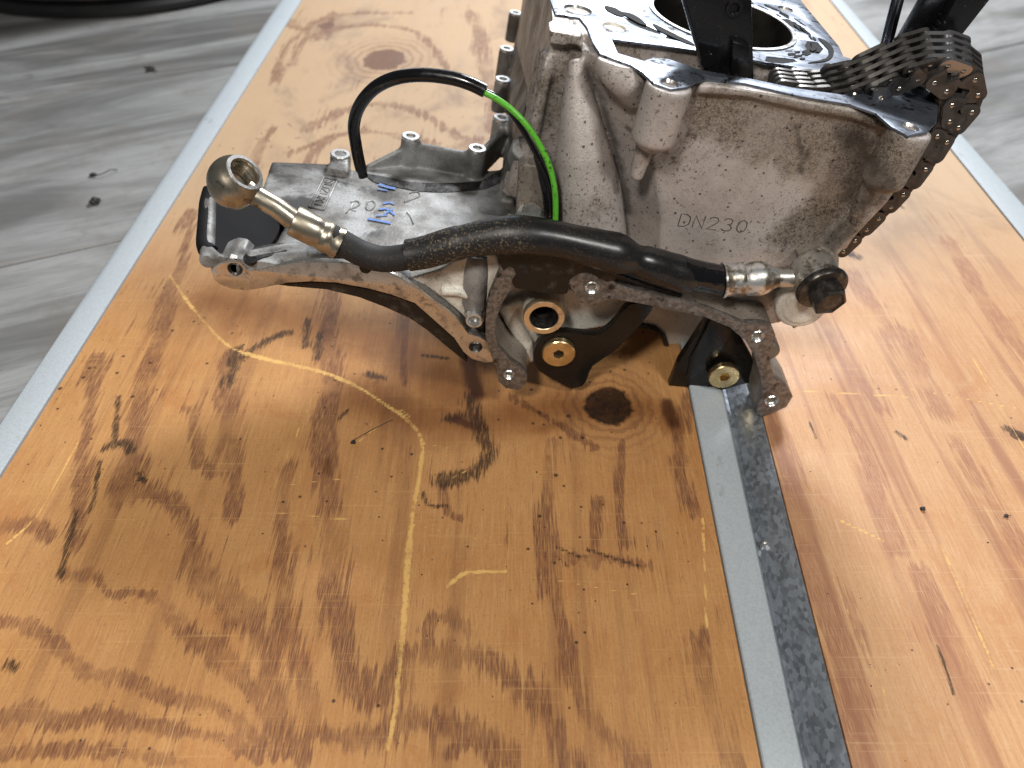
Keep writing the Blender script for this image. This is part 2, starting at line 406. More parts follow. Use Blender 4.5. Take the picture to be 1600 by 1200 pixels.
col = t.mix(t.ss(g1, .36, .66), (.34, .343, .34), (.115, .115, .113))
col = t.mix(t.ss(ring, .35, 1, 0, .20), col, (.17, .168, .16))
col = t.mix(t.ss(g3, .48, .72, 0, .55), col, (.15, .145, .135))
col = t.mix(t.ss(t.noise(ov, 9, 6, .7), .50, .66, 0, .6), col, (.17, .155, .135))
col = t.mix(t.ss(t.noise(ov, 30, 5, .7), .62, .72, 0, .55), col, (.12, .11, .10))
col = t.mix(t.ma('MULTIPLY', rn, .25), col, (.30, .30, .30))
t.bump(g3, .08, .0004)
M['floor'] = t.fin(col, .40, 0, .5)

# ------------------------------------------------------------------ setting: floor
FZ = -0.034
flo = MB(); flo.add([(-6, -3, FZ - .004), (6, -3, FZ - .004), (6, 9, FZ - .004), (-6, 9, FZ - .004)], [(0, 1, 2, 3)])
floor = link('floor', flo.mesh('floor'), M['gap'], None, 0, 'structure')
p0, p1 = Pz(0, 160, FZ), Pz(360, 102, FZ); q0 = Pz(0, 415, FZ); q1 = Pz(190, 360, FZ)
ang = math.atan2(p1.y - p0.y, p1.x - p0.x)
dx, dy = Vector((math.cos(ang), math.sin(ang), 0)), Vector((-math.sin(ang), math.cos(ang), 0))
Wd = abs((q0 - p0).dot(dy)) / 1.0
pm = MB(); LEN = 1.25; hw, hl, g = Wd / 2 - .0015, LEN / 2 - .0015, .0020
pm.add([(-hl, -hw, -.004), (hl, -hw, -.004), (hl, hw, -.004), (-hl, hw, -.004),
        (-hl, -hw, -g), (hl, -hw, -g), (hl, hw, -g), (-hl, hw, -g),
        (-hl + g, -hw + g, 0), (hl - g, -hw + g, 0), (hl - g, hw - g, 0), (-hl + g, hw - g, 0)],
       [(0, 1, 5, 4), (1, 2, 6, 5), (2, 3, 7, 6), (3, 0, 4, 7), (4, 5, 9, 8), (5, 6, 10, 9), (6, 7, 11, 10), (7, 4, 8, 11), (8, 9, 10, 11)])
plank_me = pm.mesh('floor_plank')
for r in range(-5, 8):
    for k in range(-2, 3):
        c = p0 + dy * Wd * (r + .5) + dx * (LEN * (k + .5) + (.45 * r % LEN) - .25)
        o = link('floor_plank', plank_me, M['floor'], floor, 0)
        o.location = (c.x, c.y, FZ); o.rotation_euler = (0, 0, ang)

# ------------------------------------------------------------------ table
def xat(pa, pb, y):
    a, b = Pz(*pa), Pz(*pb); return a.x + (b.x - a.x) * (y - a.y) / (b.y - a.y)
E = {'Lo': ((0, 655), (436, 0)), 'Li': ((0, 746), (472, 0)), 'Ma': ((1083, 640), (1192, 1200)), 'Mb': ((1140, 640), (1262, 1200)),
     'Mc': ((1188, 640), (1330, 1200)), 'Ri': ((1296, 0), (1600, 376)), 'Ro': ((1318, 0), (1600, 318))}
def ex(k, y): return xat(*E[k], y)
YA, YB = 0.02, 1.45
table = thing('folding_table', 'low folding work table of two plywood boards with metal edge strips', 'table', Matrix.Translation((0.1, .5, -.03)))
TO = Vector((0.1, .5, -.03))
def tl(p): return Vector(p) - TO
def seg_field(X, Y, lines, cap=4.0):
    D = np.full(X.shape, cap)
    for pts, wd in lines:
        P = [(p[0], p[1], wd if len(p) < 3 else p[2]) for p in pts]
        for (x0, y0, w0), (x1, y1, w1) in zip(P[:-1], P[1:]):
            dx_, dy_ = x1 - x0, y1 - y0; l2 = dx_ * dx_ + dy_ * dy_ + 1e-12
            tt = np.clip(((X - x0) * dx_ + (Y - y0) * dy_) / l2, 0, 1)
            d = np.hypot(X - x0 - tt * dx_, Y - y0 - tt * dy_) / (w0 + (w1 - w0) * tt)
            D = np.minimum(D, d)
    return D
def tp(px, n=3):
    q = [Pz(*p) for p in px]; 
    if len(q) > 2: q = catmull(q, n)
    return [(p.x, p.y) for p in q]
mm = .001
VEINS = [
 (tp([(520,450),(514,520),(518,600),(510,650),(508,720),(515,800),(520,900),(535,1000),(545,1060),(575,1085),(600,1080),(620,1050),(650,1015),(700,1028),(750,1024),(800,1065),(840,1100),(865,1140),(890,1190)]), 3.1*mm),
 (tp([(447,735),(440,790),(445,880),(445,950),(460,1015),(475,1075),(490,1135),(525,1152),(590,1150),(630,1125),(700,1135),(760,1155),(790,1190)]), 2.5*mm),
 (tp([(200,770),(235,768),(270,785),(295,825),(305,880),(325,915),(365,945),(400,970),(420,1015),(425,1070),(450,1140),(475,1185)]), 2.7*mm),
 (tp([(100,900),(150,900),(170,930),(210,925),(250,940),(280,980),(340,1025),(380,1060),(405,1095),(425,1140),(450,1178)]), 1.9*mm),
 (tp([(0,970),(50,980),(100,1015),(130,1050),(200,1060),(260,1090),(340,1105),(390,1145),(430,1180)]), 1.5*mm),
 (tp([(0,1120),(45,1110),(100,1130),(150,1117),(210,1130),(280,1142),(350,1156),(410,1185)]), 1.6*mm),
 (tp([(0,822),(50,820),(75,838)]), 3.0*mm), (tp([(0,1180),(120,1172),(220,1180),(300,1195)]), 1.4*mm),
 (tp([(150,560),(145,600),(132,700),(122,800),(118,850)]), 2.6*mm),
 (tp([(270,440),(250,520),(222,600),(208,670),(200,735),(190,775)]), 3.4*mm),
 (tp([(355,560),(352,610),(362,675),(366,750),(362,800)]), 3.2*mm),
 (tp([(300,640),(306,700),(330,740)]), 2.0*mm),
 (tp([(866,690),(858,760),(850,815),(852,870),(858,925),(880,1000),(900,1070),(920,1120),(950,1150),(1000,1195)]), 2.1*mm),
 (tp([(935,780),(930,840),(925,880)]), 1.8*mm), (tp([(972,690),(968,770),(975,850)]), 1.6*mm),
 (tp([(630,450),(628,520),(632,600)]), 1.5*mm), (tp([(690,760),(700,800),(720,810)]), 1.2*mm),
 (tp([(860,880),(930,870),(1010,884)]), 1.3*mm), (tp([(1080,600),(1060,700),(1080,800)]), 2.2*mm),
 (tp([(1090,1000),(1110,1100),(1150,1200)]), 2.2*mm), (tp([(660,985),(700,960),(735,990)]), 2.0*mm),
 (tp([(700,1180),(740,1150),(770,1195)]), 1.6*mm), (tp([(800,620),(900,680),(930,700)]), 1.4*mm),
 # by the far knot
 (tp([(480,200),(560,165),(640,170),(720,215)]), 3.0*mm), (tp([(455,240),(560,205),(680,225)]), 2.5*mm), (tp([(430,20),(500,60),(520,20)]), 3*mm),
 (tp([(455,100),(480,60),(560,40),(650,50),(700,110)]), 2.6*mm), (tp([(430,130),(450,70),(520,25),(640,20)]), 2.6*mm),
 (tp([(470,300),(490,240),(520,215)]), 3.0*mm), (tp([(390,300),(400,240),(430,200)]), 2.5*mm),
 (tp([(740,20),(760,100),(770,200)]), 4*mm), (tp([(630,310),(680,250),(740,220)]), 4*mm), (tp([(300,330),(290,380),(280,430)]), 3.0*mm),
]
STAIN = [
 (tp([(735,620),(752,680),(765,705),(745,735),(715,750),(688,752)]), 3.4*mm), (tp([(690,745),(740,740)]), 2.6*mm), (tp([(700,655),(720,650)]), 2.6*mm),
 (tp([(372,545),(360,570),(420,530),(450,520)]), 2.5*mm), (tp([(370,560),(355,600)]), 3.0*mm), (tp([(165,700),(195,690),(205,705)]), 2.6*mm),
 (tp([(155,720),(150,765),(140,800)]), 1.0*mm), (tp([(120,800),(108,845),(95,900)]), 1.4*mm), (tp([(185,620),(178,690)]), 1.3*mm),
 (tp([(12,1040),(20,1043)]), 2.2*mm), (tp([(575,585),(595,590)]), 2.2*mm), (tp([(660,770),(670,790),(700,790)]), 1.0*mm),
 (tp([(870,855),(905,870)]), .7*mm), (tp([(915,858),(940,866),(990,882),(1005,886)]), .8*mm), (tp([(870,870),(890,886)]), .7*mm),
 (tp([(545,640),(530,655)]), 1.0*mm), (tp([(215,740),(225,752)]), 1.2*mm), (tp([(660,555),(700,560)]), 1.2*mm),
 (tp([(500,520),(495,560)]), 2.0*mm), (tp([(480,500),(478,540)]), 2.0*mm),
]
OIL_SHADE = [(tp([(330,470),(480,500),(620,540),(720,610)]), 20*mm), (tp([(560,620),(700,660),(860,640)]), 15*mm), (tp([(735,575),(742,605)]), 8*mm), (tp([(735,570),(745,620)]), 7*mm), (tp([(730,560),(740,600)]), 10*mm), (tp([(690,640),(712,668)]), 6*mm), (tp([(1040,640),(1050,665)]), 7*mm), (tp([(880,640),(1000,640)]), 12*mm),  # broad strokes paint the engine's shade into the wood, small ones are oil
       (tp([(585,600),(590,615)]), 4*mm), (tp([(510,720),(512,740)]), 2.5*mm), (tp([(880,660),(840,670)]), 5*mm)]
SCR = [(tp([(385,553),(440,567),(500,580),(555,603),(600,630),(640,660),(659,690),(656,740),(645,800),(637,880),(632,960),(624,1040),(618,1110),(605,1170)]), 1.15*mm),
       (tp([(265,430),(300,480),(350,535),(385,553)]), .8*mm), (tp([(122,690),(90,750),(58,806),(10,850)]), .45*mm), (tp([(640,650),(625,640)]), .7*mm),
       (tp([(1098,810),(1101,880),(1104,980)]), .7*mm), (tp([(700,915),(730,895),(790,893)]), .8*mm), (tp([(560,690),(600,660),(612,656)]), .4*mm),
       (tp([(650,690),(700,700)]), .35*mm), (tp([(430,760),(560,745)]), .3*mm), (tp([(650,820),(800,855)]), .3*mm), (tp([(860,905),(1000,930)]), .35*mm),
       (tp([(700,750),(740,730)]), .35*mm), (tp([(420,800),(545,812)]), .45*mm), (tp([(480,640),(420,780)]), .35*mm), (tp([(735,690),(775,740),(790,800)]), .25*mm)]
KN = [(Pz(950, 634), 14.2*mm, 1.0, .95), (Pz(600, 93), 22*mm, .25, .8), (Pz(1330, 398), 2.5*mm, 1.0, 1.0), (Pz(510, 40), 9*mm, .2, .8), (Pz(1590, 680), 4*mm, .5, 1)]
SCR_R = [(tp([(1310,812),(1380,845)]), .7*mm), (tp([(1240,610),(1420,620)]), .5*mm), (tp([(1470,850),(1560,1060)]), .4*mm), (tp([(1380,600),(1600,640)]), .3*mm),
         (tp([(1520,560),(1600,700)]), .35*mm), (tp([(1300,900),(1390,1100)]), .35*mm)]
VEIN_R = [(tp([(1215,680),(1240,800),(1270,900),(1310,1010),(1350,1200)]), 4.5*mm), (tp([(1300,620),(1350,700),(1380,780),(1400,860)]), 2.2*mm),
          (tp([(1440,900),(1490,1000),(1540,1100)]), 3*mm), (tp([(1330,430),(1400,520),(1470,640)]), 3.4*mm), (tp([(1480,380),(1540,470),(1600,560)]), 3*mm),
          (tp([(1270,480),(1320,560),(1380,640)]), 3*mm), (tp([(1500,700),(1560,800),(1600,870)]), 3*mm), (tp([(1220,1000),(1240,1200)]), 2*mm)]
STAIN_R = [(tp([(1400,675),(1415,685)]), 1.4*mm), (tp([(1465,1010),(1480,1050),(1490,1085)]), .6*mm), (tp([(1322,392),(1340,402)]), 2.6*mm), (tp([(1575,670),(1600,685)]), 2.2*mm),
           (tp([(1265,660),(1275,685)]), .7*mm), (tp([(1395,310),(1410,325)]), 1.2*mm), (tp([(1290,435),(1303,445)]), 1.2*mm)]
def board(name, kl, kr, material, veins, stains, oil_shades, scr, gap, z0=-.016):
    ys = np.concatenate([np.arange(YA, .62, .0016), np.arange(.62, YB + .01, .006)]); nx = 220
    ny = len(ys); s = np.linspace(0, 1, nx)
    xl = np.array([ex(kl, y) for y in ys]) + gap; xr = np.array([ex(kr, y) for y in ys]) - gap
    X = xl[:, None] + (xr - xl)[:, None] * s[None, :]; Y = np.repeat(ys[:, None], nx, 1)
    v = np.stack([X - TO.x, Y - TO.y, np.full_like(X, -TO.z)], -1).reshape(-1, 3)
    idx = np.arange(ny * nx).reshape(ny, nx)
    f = np.stack([idx[:-1, :-1], idx[:-1, 1:], idx[1:, 1:], idx[1:, :-1]], -1).reshape(-1, 4)
    rim = np.concatenate([idx[0, :], idx[1:, -1], idx[-1, -2::-1], idx[-2:0:-1, 0]]); n0 = len(v)
    low = v[rim].copy(); low[:, 2] = z0 - TO.z; v = np.concatenate([v, low]); nr = len(rim); k = np.arange(nr)
    f2 = np.stack([rim, n0 + k, n0 + (k + 1) % nr, rim[(k + 1) % nr]], -1)
    me = bpy.data.meshes.new(name); me.from_pydata(v.tolist(), [], np.concatenate([f, f2]).tolist()); me.update()
    A = {'wet': seg_field(X, Y, [(tp([(732, 560), (738, 590), (745, 615)]), 6*mm), (tp([(1042, 630), (1052, 662)]), 5*mm), (tp([(712, 655), (735, 665)]), 4*mm)], 9.0), 'vein': seg_field(X, Y, veins), 'stain': seg_field(X, Y, stains), 'oil': seg_field(X, Y, oil_shades), 'scratch': seg_field(X, Y, scr)}
    kd = np.full(X.shape, 9.0); kk = np.zeros(X.shape)
    for p, r, dark, asp in KN:
        d = np.hypot(X - p.x, (Y - p.y) * asp) / r; kk = np.where(d < kd, dark, kk); kd = np.minimum(kd, d)
    A['knot'] = kd; A['knotdark'] = kk
    for nm, a in A.items():
        at = me.attributes.new(nm, 'FLOAT', 'POINT'); arr = np.full(len(v), 9.0, np.float32); arr[:n0] = a.reshape(-1); at.data.foreach_set('value', arr)
    return link(name, me, material, table, 0)
board('plywood_board', 'Li', 'Ma', M['wood'], VEINS, STAIN, OIL_SHADE, SCR, .0006)
rb = board('plywood_board', 'Mc', 'Ri', M['wood_r'], VEIN_R, STAIN_R, [([(5, 5), (5, 6)], .01)], SCR_R, .0006)
rb['label'] = 'paler right hand plywood board with straight reddish grain'
def strip(name, kl, kr, prof, material, label=None):
    """prof: (fraction across, z) outline of the section, swept along the edge lines"""
    ys = np.linspace(YA - .01, YB + .02, 24); mb = MB(); vs = []; fs = []; n = len(prof)
    for y in ys:
        a, b = ex(kl, y), ex(kr, y)
        for s, z in prof: vs.append(tl((a + (b - a) * s, y, z)))
    for i in range(len(ys) - 1):
        for k in range(n): k2 = (k + 1) % n; fs.append((i * n + k, i * n + k2, (i + 1) * n + k2, (i + 1) * n + k))
    fs += [tuple(range(n)), tuple((len(ys) - 1) * n + k for k in range(n))]
    return link(name, mb.add(vs, fs).mesh(name), material, table, 30, None, label)
strip('edge_strip', 'Lo', 'Li', [(0, -.030), (0, -.003), (.05, -.0008), (.14, .0008), (.30, .0014), (.95, .0016), (1, .0012), (1, -.030)], M['trim'], 'pale edge strip along the left side')
strip('edge_strip', 'Ma', 'Mb', [(0, -.030), (0, .0010), (.03, .0016), (.72, .0016), (.88, .0006), (.97, -.0022), (1, -.006), (1, -.030)], M['trim'], 'smooth pale strip on the left of the centre seam')
strip('hinge_strip', 'Mb', 'Mc', [(0.02, -.030), (.02, -.0075), (.18, -.0080), (.34, -.0055), (.62, -.0028), (.92, -.0008), (1, -.0004), (1, -.030)], M['galv'], 'mottled galvanised strip in the centre seam')
strip('edge_strip', 'Ri', 'Ro', [(0, -.030), (0, .0012), (.05, .0016), (.7, .0014), (.9, .0004), (1, -.003), (1, -.030)], M['trim'], 'bluish edge strip along the right side')
rv = Pz(1194, 853, -.006); mb = MB()
lathe(mb, [(.0016, -.003), (.0017, .0004), (.0014, .001), (.0008, .001), (.0007, .0002), (0, .0002)], tl(rv + Vector((0, 0, .0013))), CZ, 20)
link('rivet', mb.mesh('rivet'), M['bright'], table)

# ------------------------------------------------------------------ engine block
block = thing('engine_block', 'bare aluminium engine block leaning on the plywood with oil hose bolted across its front', 'engine block', MB_)
YF, YW, CD = 0.2856, 0.3040, None
CD = L(1048, 126, 0.2950).z          # deck level
CP_ = L(420, 415, 0.2880).z + .002   # top of the left plate
CB = None

# deck outline (picture points on the deck plane, near edge), continued beyond the frame
near = [(862, 6), (868, 22), (905, 27), (917, 42), (926, 66), (938, 84), (962, 93), (985, 101), (1005, 114), (1022, 130), (1048, 139), (1075, 136), (1088, 127), (1104, 124),
        (1165, 130), (1250, 150), (1330, 163), (1368, 176), (1392, 197), (1420, 212), (1448, 207), (1464, 190), (1466, 166), (1452, 143), (1425, 124), (1385, 106), (1345, 96), (1318, 88), (1311, 72)]
deck2 = level(near, CD)
bR = deck2[-1]; bL = deck2[0]
far = .275
slopeR = (Lc(1250, 0, CD) - Lc(1310, 72, CD))
kx = slopeR.x / slopeR.y
deck_poly = [(bL[0] - .004, far)] + [(bL[0] - .002, bL[1] + .02)] + deck2 + [(bR[0] + kx * .06, bR[1] + .06), (bR[0] + kx * .06 + .002, far)]
# bore circles
bc = None; best = 1e9
for ia in range(60):
    for ib in range(70):
        a = -.11 + ia * .0015; b = .03 + ib * .0015
        pw = lambda a_, b_: MB_ @ Vector((a_, b_, CD))
        def px(p):
            q = p - ORI; zz = q.y * CP - q.z * SP; return 800 + FPX * q.x / zz, 600 - FPX * (q.y * SP + q.z * CP) / zz
        us = [px(pw(a + .0335 * math.cos(t_), b + .0335 * math.sin(t_))) for t_ in np.linspace(0, 2 * math.pi, 25)]
        e = abs(max(u for u, v in us) - 1238) + abs(max(v for u, v in us) - 77) * 1.5
        if e < best: best, bc = e, (a, b)
BORE = .0335
bores = [(bc[0], bc[1] + .076 * k) for k in range(3)]
chamber = level([(956, 61), (1020, 69), (1085, 78), (1180, 94), (1243, 104), (1262, 116), (1330, 136), (1318, 148), (1240, 137), (1160, 120), (1095, 109), (1066, 99), (1045, 92), (1020, 90), (1006, 95), (966, 83)], CD)
def cpx(u, v, c): q = Lc(u, v, c); return (q.x, q.y)
slots_px = [[(975, 27), (990, 30), (1015, 42), (1032, 50), (1040, 55), (1026, 52), (1002, 44), (985, 36)],
            [(1218, 30), (1232, 30), (1252, 40), (1266, 52), (1268, 56), (1254, 50), (1236, 41)],
            [(1262, 64), (1278, 66), (1287, 76), (1280, 84), (1264, 82), (1258, 72)],
            [(1198, 88), (1240, 92), (1247, 96), (1225, 99), (1195, 97)],
            [(1030, 50), (1060, 58), (1080, 66), (1068, 66), (1040, 60)]]
slots = [level(s, CD) for s in slots_px]
bolt_holes = [(cpx(903, 15, CD), .0062), (cpx(960, 42, CD), .0052), (cpx(1305, 107, CD), .0052), (cpx(1261, 113, CD), .0027), (cpx(1228, 14, CD), .0040),
              (cpx(1047, 130, CD), .0036), (cpx(1422, 198, CD), .0036)]
hl_ = [circ(c, BORE, 64) for c in bores] + [chamber] + slots + [circ(c, r, 28) for c, r in bolt_holes]
link('deck_face', level_plate(deck_poly, hl_, CD, .0011, .0002), M['deck'], block, 25)

# --- cast upper body
mb = MB(); d_cast = .085
core_out = [(bL[0] + .002, far - .002), (bL[0] + .004, bL[1] + .012)] + level([(905, 40), (930, 62), (950, 64)], CD) + \
           [(p[0], p[1] + .0015) for p in level([(956, 60), (1020, 68), (1085, 77), (1180, 93), (1243, 103), (1262, 114), (1332, 134)], CD)] + level([(1400, 128), (1385, 108), (1345, 98), (1316, 90), (1309, 72)], CD) + \
           [(bR[0] + kx * .06 - .001, bR[1] + .06), (bR[0] + kx * .06, far - .002)]
add_mesh(mb, level_plate(core_out, [circ(c, BORE + .0005, 48) for c in bores], CD - .0008, d_cast, 0))
# front wall under the deck (curved grid would follow the casting): outline traced on the wall plane
wall_px = [(985, 108), (1000, 116), (1048, 135), (1100, 127), (1165, 133), (1250, 153), (1330, 166), (1380, 182), (1425, 208), (1408, 262), (1372, 312), (1330, 356), (1292, 394), (1300, 420), (1292, 470),
           (1245, 500), (1200, 508), (1150, 500), (1100, 478), (1050, 466), (1000, 455), (950, 444), (980, 420), (1030, 400), (1032, 340), (1024, 280), (1014, 200)]
prism(mb, [Vector((a, Y0(YW), c)) for a, c in front(wall_px, YW)], (0, .009, 0))
# rim under the deck edge of the wall, right flank rib
def beam(mb, pts, rad, seg=14): tube(mb, pts, rad, seg)
beam(mb, [L(1090, 136, YW - .001), L(1165, 141, YW - .001), L(1250, 161, YW - .001), L(1330, 175, YW - .001), L(1400, 200, YW - .001)], .0026)
beam(mb, [L(1420, 210, YW), L(1400, 262, YW), L(1372, 305, YW - .001), L(1330, 350, YW - .001), L(1292, 392, YW - .001)], .0050)
beam(mb, [L(1372, 300, YW - .004), L(1310, 370, YW - .004)], .0016)
# deck bolt bosses on the front wall (along c)
for (u, v, r, ln, yy) in ((1047, 129, .0092, .026, YW - .006), (1424, 199, .0088, .026, YW - .0045)):
    p = Lc(u, v, CD); lathe(mb, [(0, -.003), (r, -.003), (r, -ln), (r * .55, -ln - .004), (0, -ln - .0045)], (p.x, p.y, CD + .0026), CZ, 30)
    lathe(mb, [(0, 0), (.0042, 0), (.0030, -.016), (0, -.018)], Vector((p.x - .001, p.y + .004, CD - ln - .001)), CZ, 14)
# valley left of the boss and the bulging water jacket
RA = [L(908, 78, .3220), L(922, 130, .3235), L(938, 190, .3235), L(956, 250, .3230), L(970, 330, .3220), L(972, 420, .3210)]
RB = [L(990, 104, .3042), L(1006, 150, .3042), L(1016, 205, .3042), L(1026, 280, .3042), L(1034, 340, .3042), L(1034, 420, .3042)]
for k in range(5): prism(mb, [RA[k], RB[k], RB[k + 1], RA[k + 1]], (0, .008, 0))
beam(mb, [L(938, 86, .3120), L(962, 108, .3090), L(985, 128, .3075), L(996, 160, .3090)], [.0050, .0075, .0080, .0050], 16)
prism(mb, [L(860, 300, .320), L(1000, 300, .320), L(1000, 430, .320), L(850, 430, .320)], (0, .006, 0))
tube(mb, [L(900, 92, .322), L(905, 170, .318), L(912, 240, .314), L(919, 300, .312), L(923, 360, .311), L(926, 420, .311)], [.0030, .0080, .0122, .0150, .0165, .0172], 36)
# corner ear under the deck at the left
prism(mb, [L(862, 27, .3285), L(905, 30, .3285), L(910, 74, .3285), L(858, 70, .3285)], (0, .012, 0))
# left flank with ribs
flank = [(868, 30), (905, 60), (905, 340), (806, 350), (812, 300), (826, 220), (845, 140), (858, 80)]
prism(mb, [Vector((a, Y0(.333), c)) for a, c in front(flank, .333)], (0, .21, 0))
for k, (y, ua, ub) in enumerate(((.336, 862, 806), (.352, 858, 800), (.372, 852, 796), (.398, 848, 792), (.43, 846, 790))):
    tube(mb, [L(ua - 1, 84, y), L(ua - 10, 130, y), L((ua + ub) / 2 - 3, 215, y), L(ub - 2, 300, y)], [.0045, .0042, .0050, .0055], 12)
add_mesh(mb, front_plate([(850, 95), (862, 120), (846, 200), (832, 260), (822, 300), (814, 290), (830, 190)], .3300, .006, (), 0))
# right side wall of the chain chamber
prism(mb, [L(1405, 215, YW + .004), L(1440, 215, YW + .004), L(1322, 392, YW + .004), L(1296, 392, YW + .004)], (0, .028, 0))
for yb in (.43, .52):
    top = [MB_ @ Vector((-.128, Y0(yb), CD - .07)), MB_ @ Vector((.004, Y0(yb), CD - .07))]
    bot = [Vector((top[1].x - .012, yb, .0)), Vector((top[0].x + .012, yb, .0))]
    prism(mb, [MI @ top[0], MI @ top[1], MI @ bot[0], MI @ bot[1]], (0, .012, 0))
upper = remesh('cylinder_casting', mb, .0011, 4)
nv = len(upper.vertices); vc = np.zeros(nv * 3, np.float32); upper.vertices.foreach_get('co', vc); vc = vc.reshape(-1, 3)
vc[:, 2] = np.minimum(vc[:, 2], CD - .0009); upper.vertices.foreach_set('co', vc.reshape(-1)); upper.update()
gp = front([(1075, 150), (1062, 185), (1072, 212), (1100, 236), (1140, 232), (1175, 262), (1205, 258), (1222, 285), (1262, 290), (1238, 330), (1205, 352), (1195, 385), (1215, 402), (1255, 395), (1300, 400), (1480, 200), (1300, 130), (1120, 128)], YW)
def poly_sd(X, Z, poly):
    d = seg_field(X, Z, [(list(poly) + [poly[0]], 1.0)], 9.0); ins = np.zeros(X.shape, bool)
    for (x0, z0), (x1, z1) in zip(poly, poly[1:] + poly[:1]):
        c_ = ((z0 > Z) != (z1 > Z)); ins ^= c_ & (X < (x1 - x0) * (Z - z0) / (z1 - z0 + 1e-12) + x0)
    return np.where(ins, -d, d)
gr = poly_sd(vc[:, 0], vc[:, 2], gp); gr[vc[:, 1] > Y0(YW) + .02] = -.002
at = upper.attributes.new('grime', 'FLOAT', 'POINT'); at.data.foreach_set('value', gr.astype(np.float32))
SM = [(front([(918, 108), (936, 150), (952, 200), (968, 260), (982, 330)], .3190), .0026), (front([(1243, 196), (1250, 225), (1254, 245)], YW), .0013), (front([(1262, 238), (1250, 262), (1252, 270)], YW), .0015), (front([(1268, 392), (1290, 380), (1300, 368), (1320, 350)], YW), .0042),  # first stroke paints the dark of the crease beside the bulge
      (front([(1318, 212), (1350, 228), (1350, 262), (1328, 300)], YW), .0060), (front([(985, 215), (1005, 225)], YW), .0016), (front([(1032, 232), (1040, 238)], YW), .0014),  # widest stroke paints the shade left of the right boss
      (front([(1060, 440), (1110, 455), (1160, 480), (1190, 500)], YW), .0028), (front([(1160, 425), (1230, 420), (1260, 410)], YW), .0018)]
at = upper.attributes.new('smear_shade', 'FLOAT', 'POINT'); sm_ = seg_field(vc[:, 0], vc[:, 2], SM, 9.0); sm_[vc[:, 1] > Y0(YW) + .02] = 9
at.data.foreach_set('value', sm_.astype(np.float32))
link('cylinder_casting', upper, M['cast'], block, 0).data.polygons.foreach_set('use_smooth', [True] * len(upper.polygons))

for sl in slots:
    mq = MB(); prism(mq, [(a, b, CD - .0012) for a, b in sl], (0, 0, .0009)); link('coolant_slot', mq.mesh('coolant_slot'), M['residue'], block, 0)  # flat black insets; the dark of deep slots is put into the colour
# bores
for c in bores[:2]:
    mb = MB(); lathe(mb, [(BORE - .0002, .0004), (BORE + .0014, .0004), (BORE + .0014, -.004), (BORE + .0004, -.085), (BORE - .0002, -.085)], (c[0], c[1], CD), CZ, 72, True)
    ln = link('cylinder_liner', mb.mesh('cylinder_liner'), M['bore'], block)
    mb = MB(); lathe(mb, [(BORE + .0002, .0006), (BORE + .0022, .0006), (BORE + .0022, -.001), (BORE + .0002, -.001)], (c[0], c[1], CD), CZ, 72, True)
    link('liner_rim', mb.mesh('liner_rim'), M['bright'], ln)
for i, (c, r) in enumerate(bolt_holes):
    mb = MB(); lathe(mb, [(r + .0001, .0), (r - .0008, -.0012), (r - .0009, -.011), (0, -.0112)], (c[0], c[1], CD + .0001), CZ, 26)
    link('bolt_hole', mb.mesh('bolt_hole'), M['bright'] if i not in (1, 3) else M['cast_clean'], block)
# dark gasket residue on the deck
mb = MB()
def residue(px, h=.00035):
    pl = level(px, CD, 3); prism(mb, [(a, b, CD - .0002) for a, b in pl], (0, 0, h + .0002))
residue([(945, 10), (962, 14), (975, 24), (968, 26), (950, 18)]); residue([(968, 20), (985, 22), (1000, 30), (1010, 40), (1000, 38), (985, 30)])
residue([(1020, 38), (1040, 47), (1060, 57), (1078, 66), (1085, 72), (1066, 66), (1044, 56), (1028, 48)])
for k in range(26):
    a = rng.uniform(-.9, 1.2); rr = BORE + rng.uniform(.006, .013); c = bores[0]
    x, y = c[0] + rr * math.cos(a), c[1] + rr * math.sin(a); ln = rng.uniform(.15, .45) * .012; wd = rng.uniform(.0004, .0011)
    q = [(x - math.sin(a) * s * ln + math.cos(a) * o_ * wd * rng.uniform(.4, 1.4), y + math.cos(a) * s * ln + math.sin(a) * o_ * wd * rng.uniform(.4, 1.4)) for s, o_ in ((-1, 0), (-.4, 1), (.5, 1), (1, 0), (.4, -1), (-.5, -1))]
    prism(mb, [(a_, b_, CD - .0002) for a_, b_ in q], (0, 0, .0005))
residue([(1278, 60), (1292, 66), (1302, 78), (1300, 90), (1288, 97), (1262, 99), (1290, 92), (1294, 80), (1286, 70)])
link('gasket_residue', mb.mesh('gasket_residue'), M['residue'], block, 0, 'stuff')

# --- lower crankcase casting (left plate, rail, bosses, arch)
arch_right = [(890, 447), (884, 428), (905, 424), (930, 424), (950, 432), (966, 446), (1015, 458), (1065, 471), (1115, 487), (1160, 506), (1190, 506), (1206, 511), (1212, 524), (1208, 536), (1202, 552), (1205, 574), (1211, 592), (1228, 601), (1239, 620), (1228, 637), (1210, 644), (1192, 652), (1180, 646),
              (1186, 625), (1191, 608), (1187, 585), (1180, 560), (1165, 533), (1140, 512), (1102, 496), (1052, 486), (1002, 475), (952, 467), (927, 478), (906, 474)]
arch_left = [(792, 392), (830, 396), (870, 408), (905, 424), (886, 430), (885, 457), (857, 456), (830, 452), (806, 448), (795, 457), (785, 474), (776, 497), (773, 522), (781, 545), (800, 566), (815, 576), (824, 587), (822, 601), (811, 610), (790, 607), (779, 597), (777, 578), (767, 556), (758, 524), (759, 490), (763, 465), (771, 445), (781, 422)]
h_r = [(L(925, 450, YF), .0030), (L(1184, 526, YF), .0030), (L(1206, 627, YF), .0034)]
h_l = [(L(795, 586, YF), .0026)]
ccs = lambda hs: [circ((p.x, p.z), r, 26) for p, r in hs]
def insets(): pass
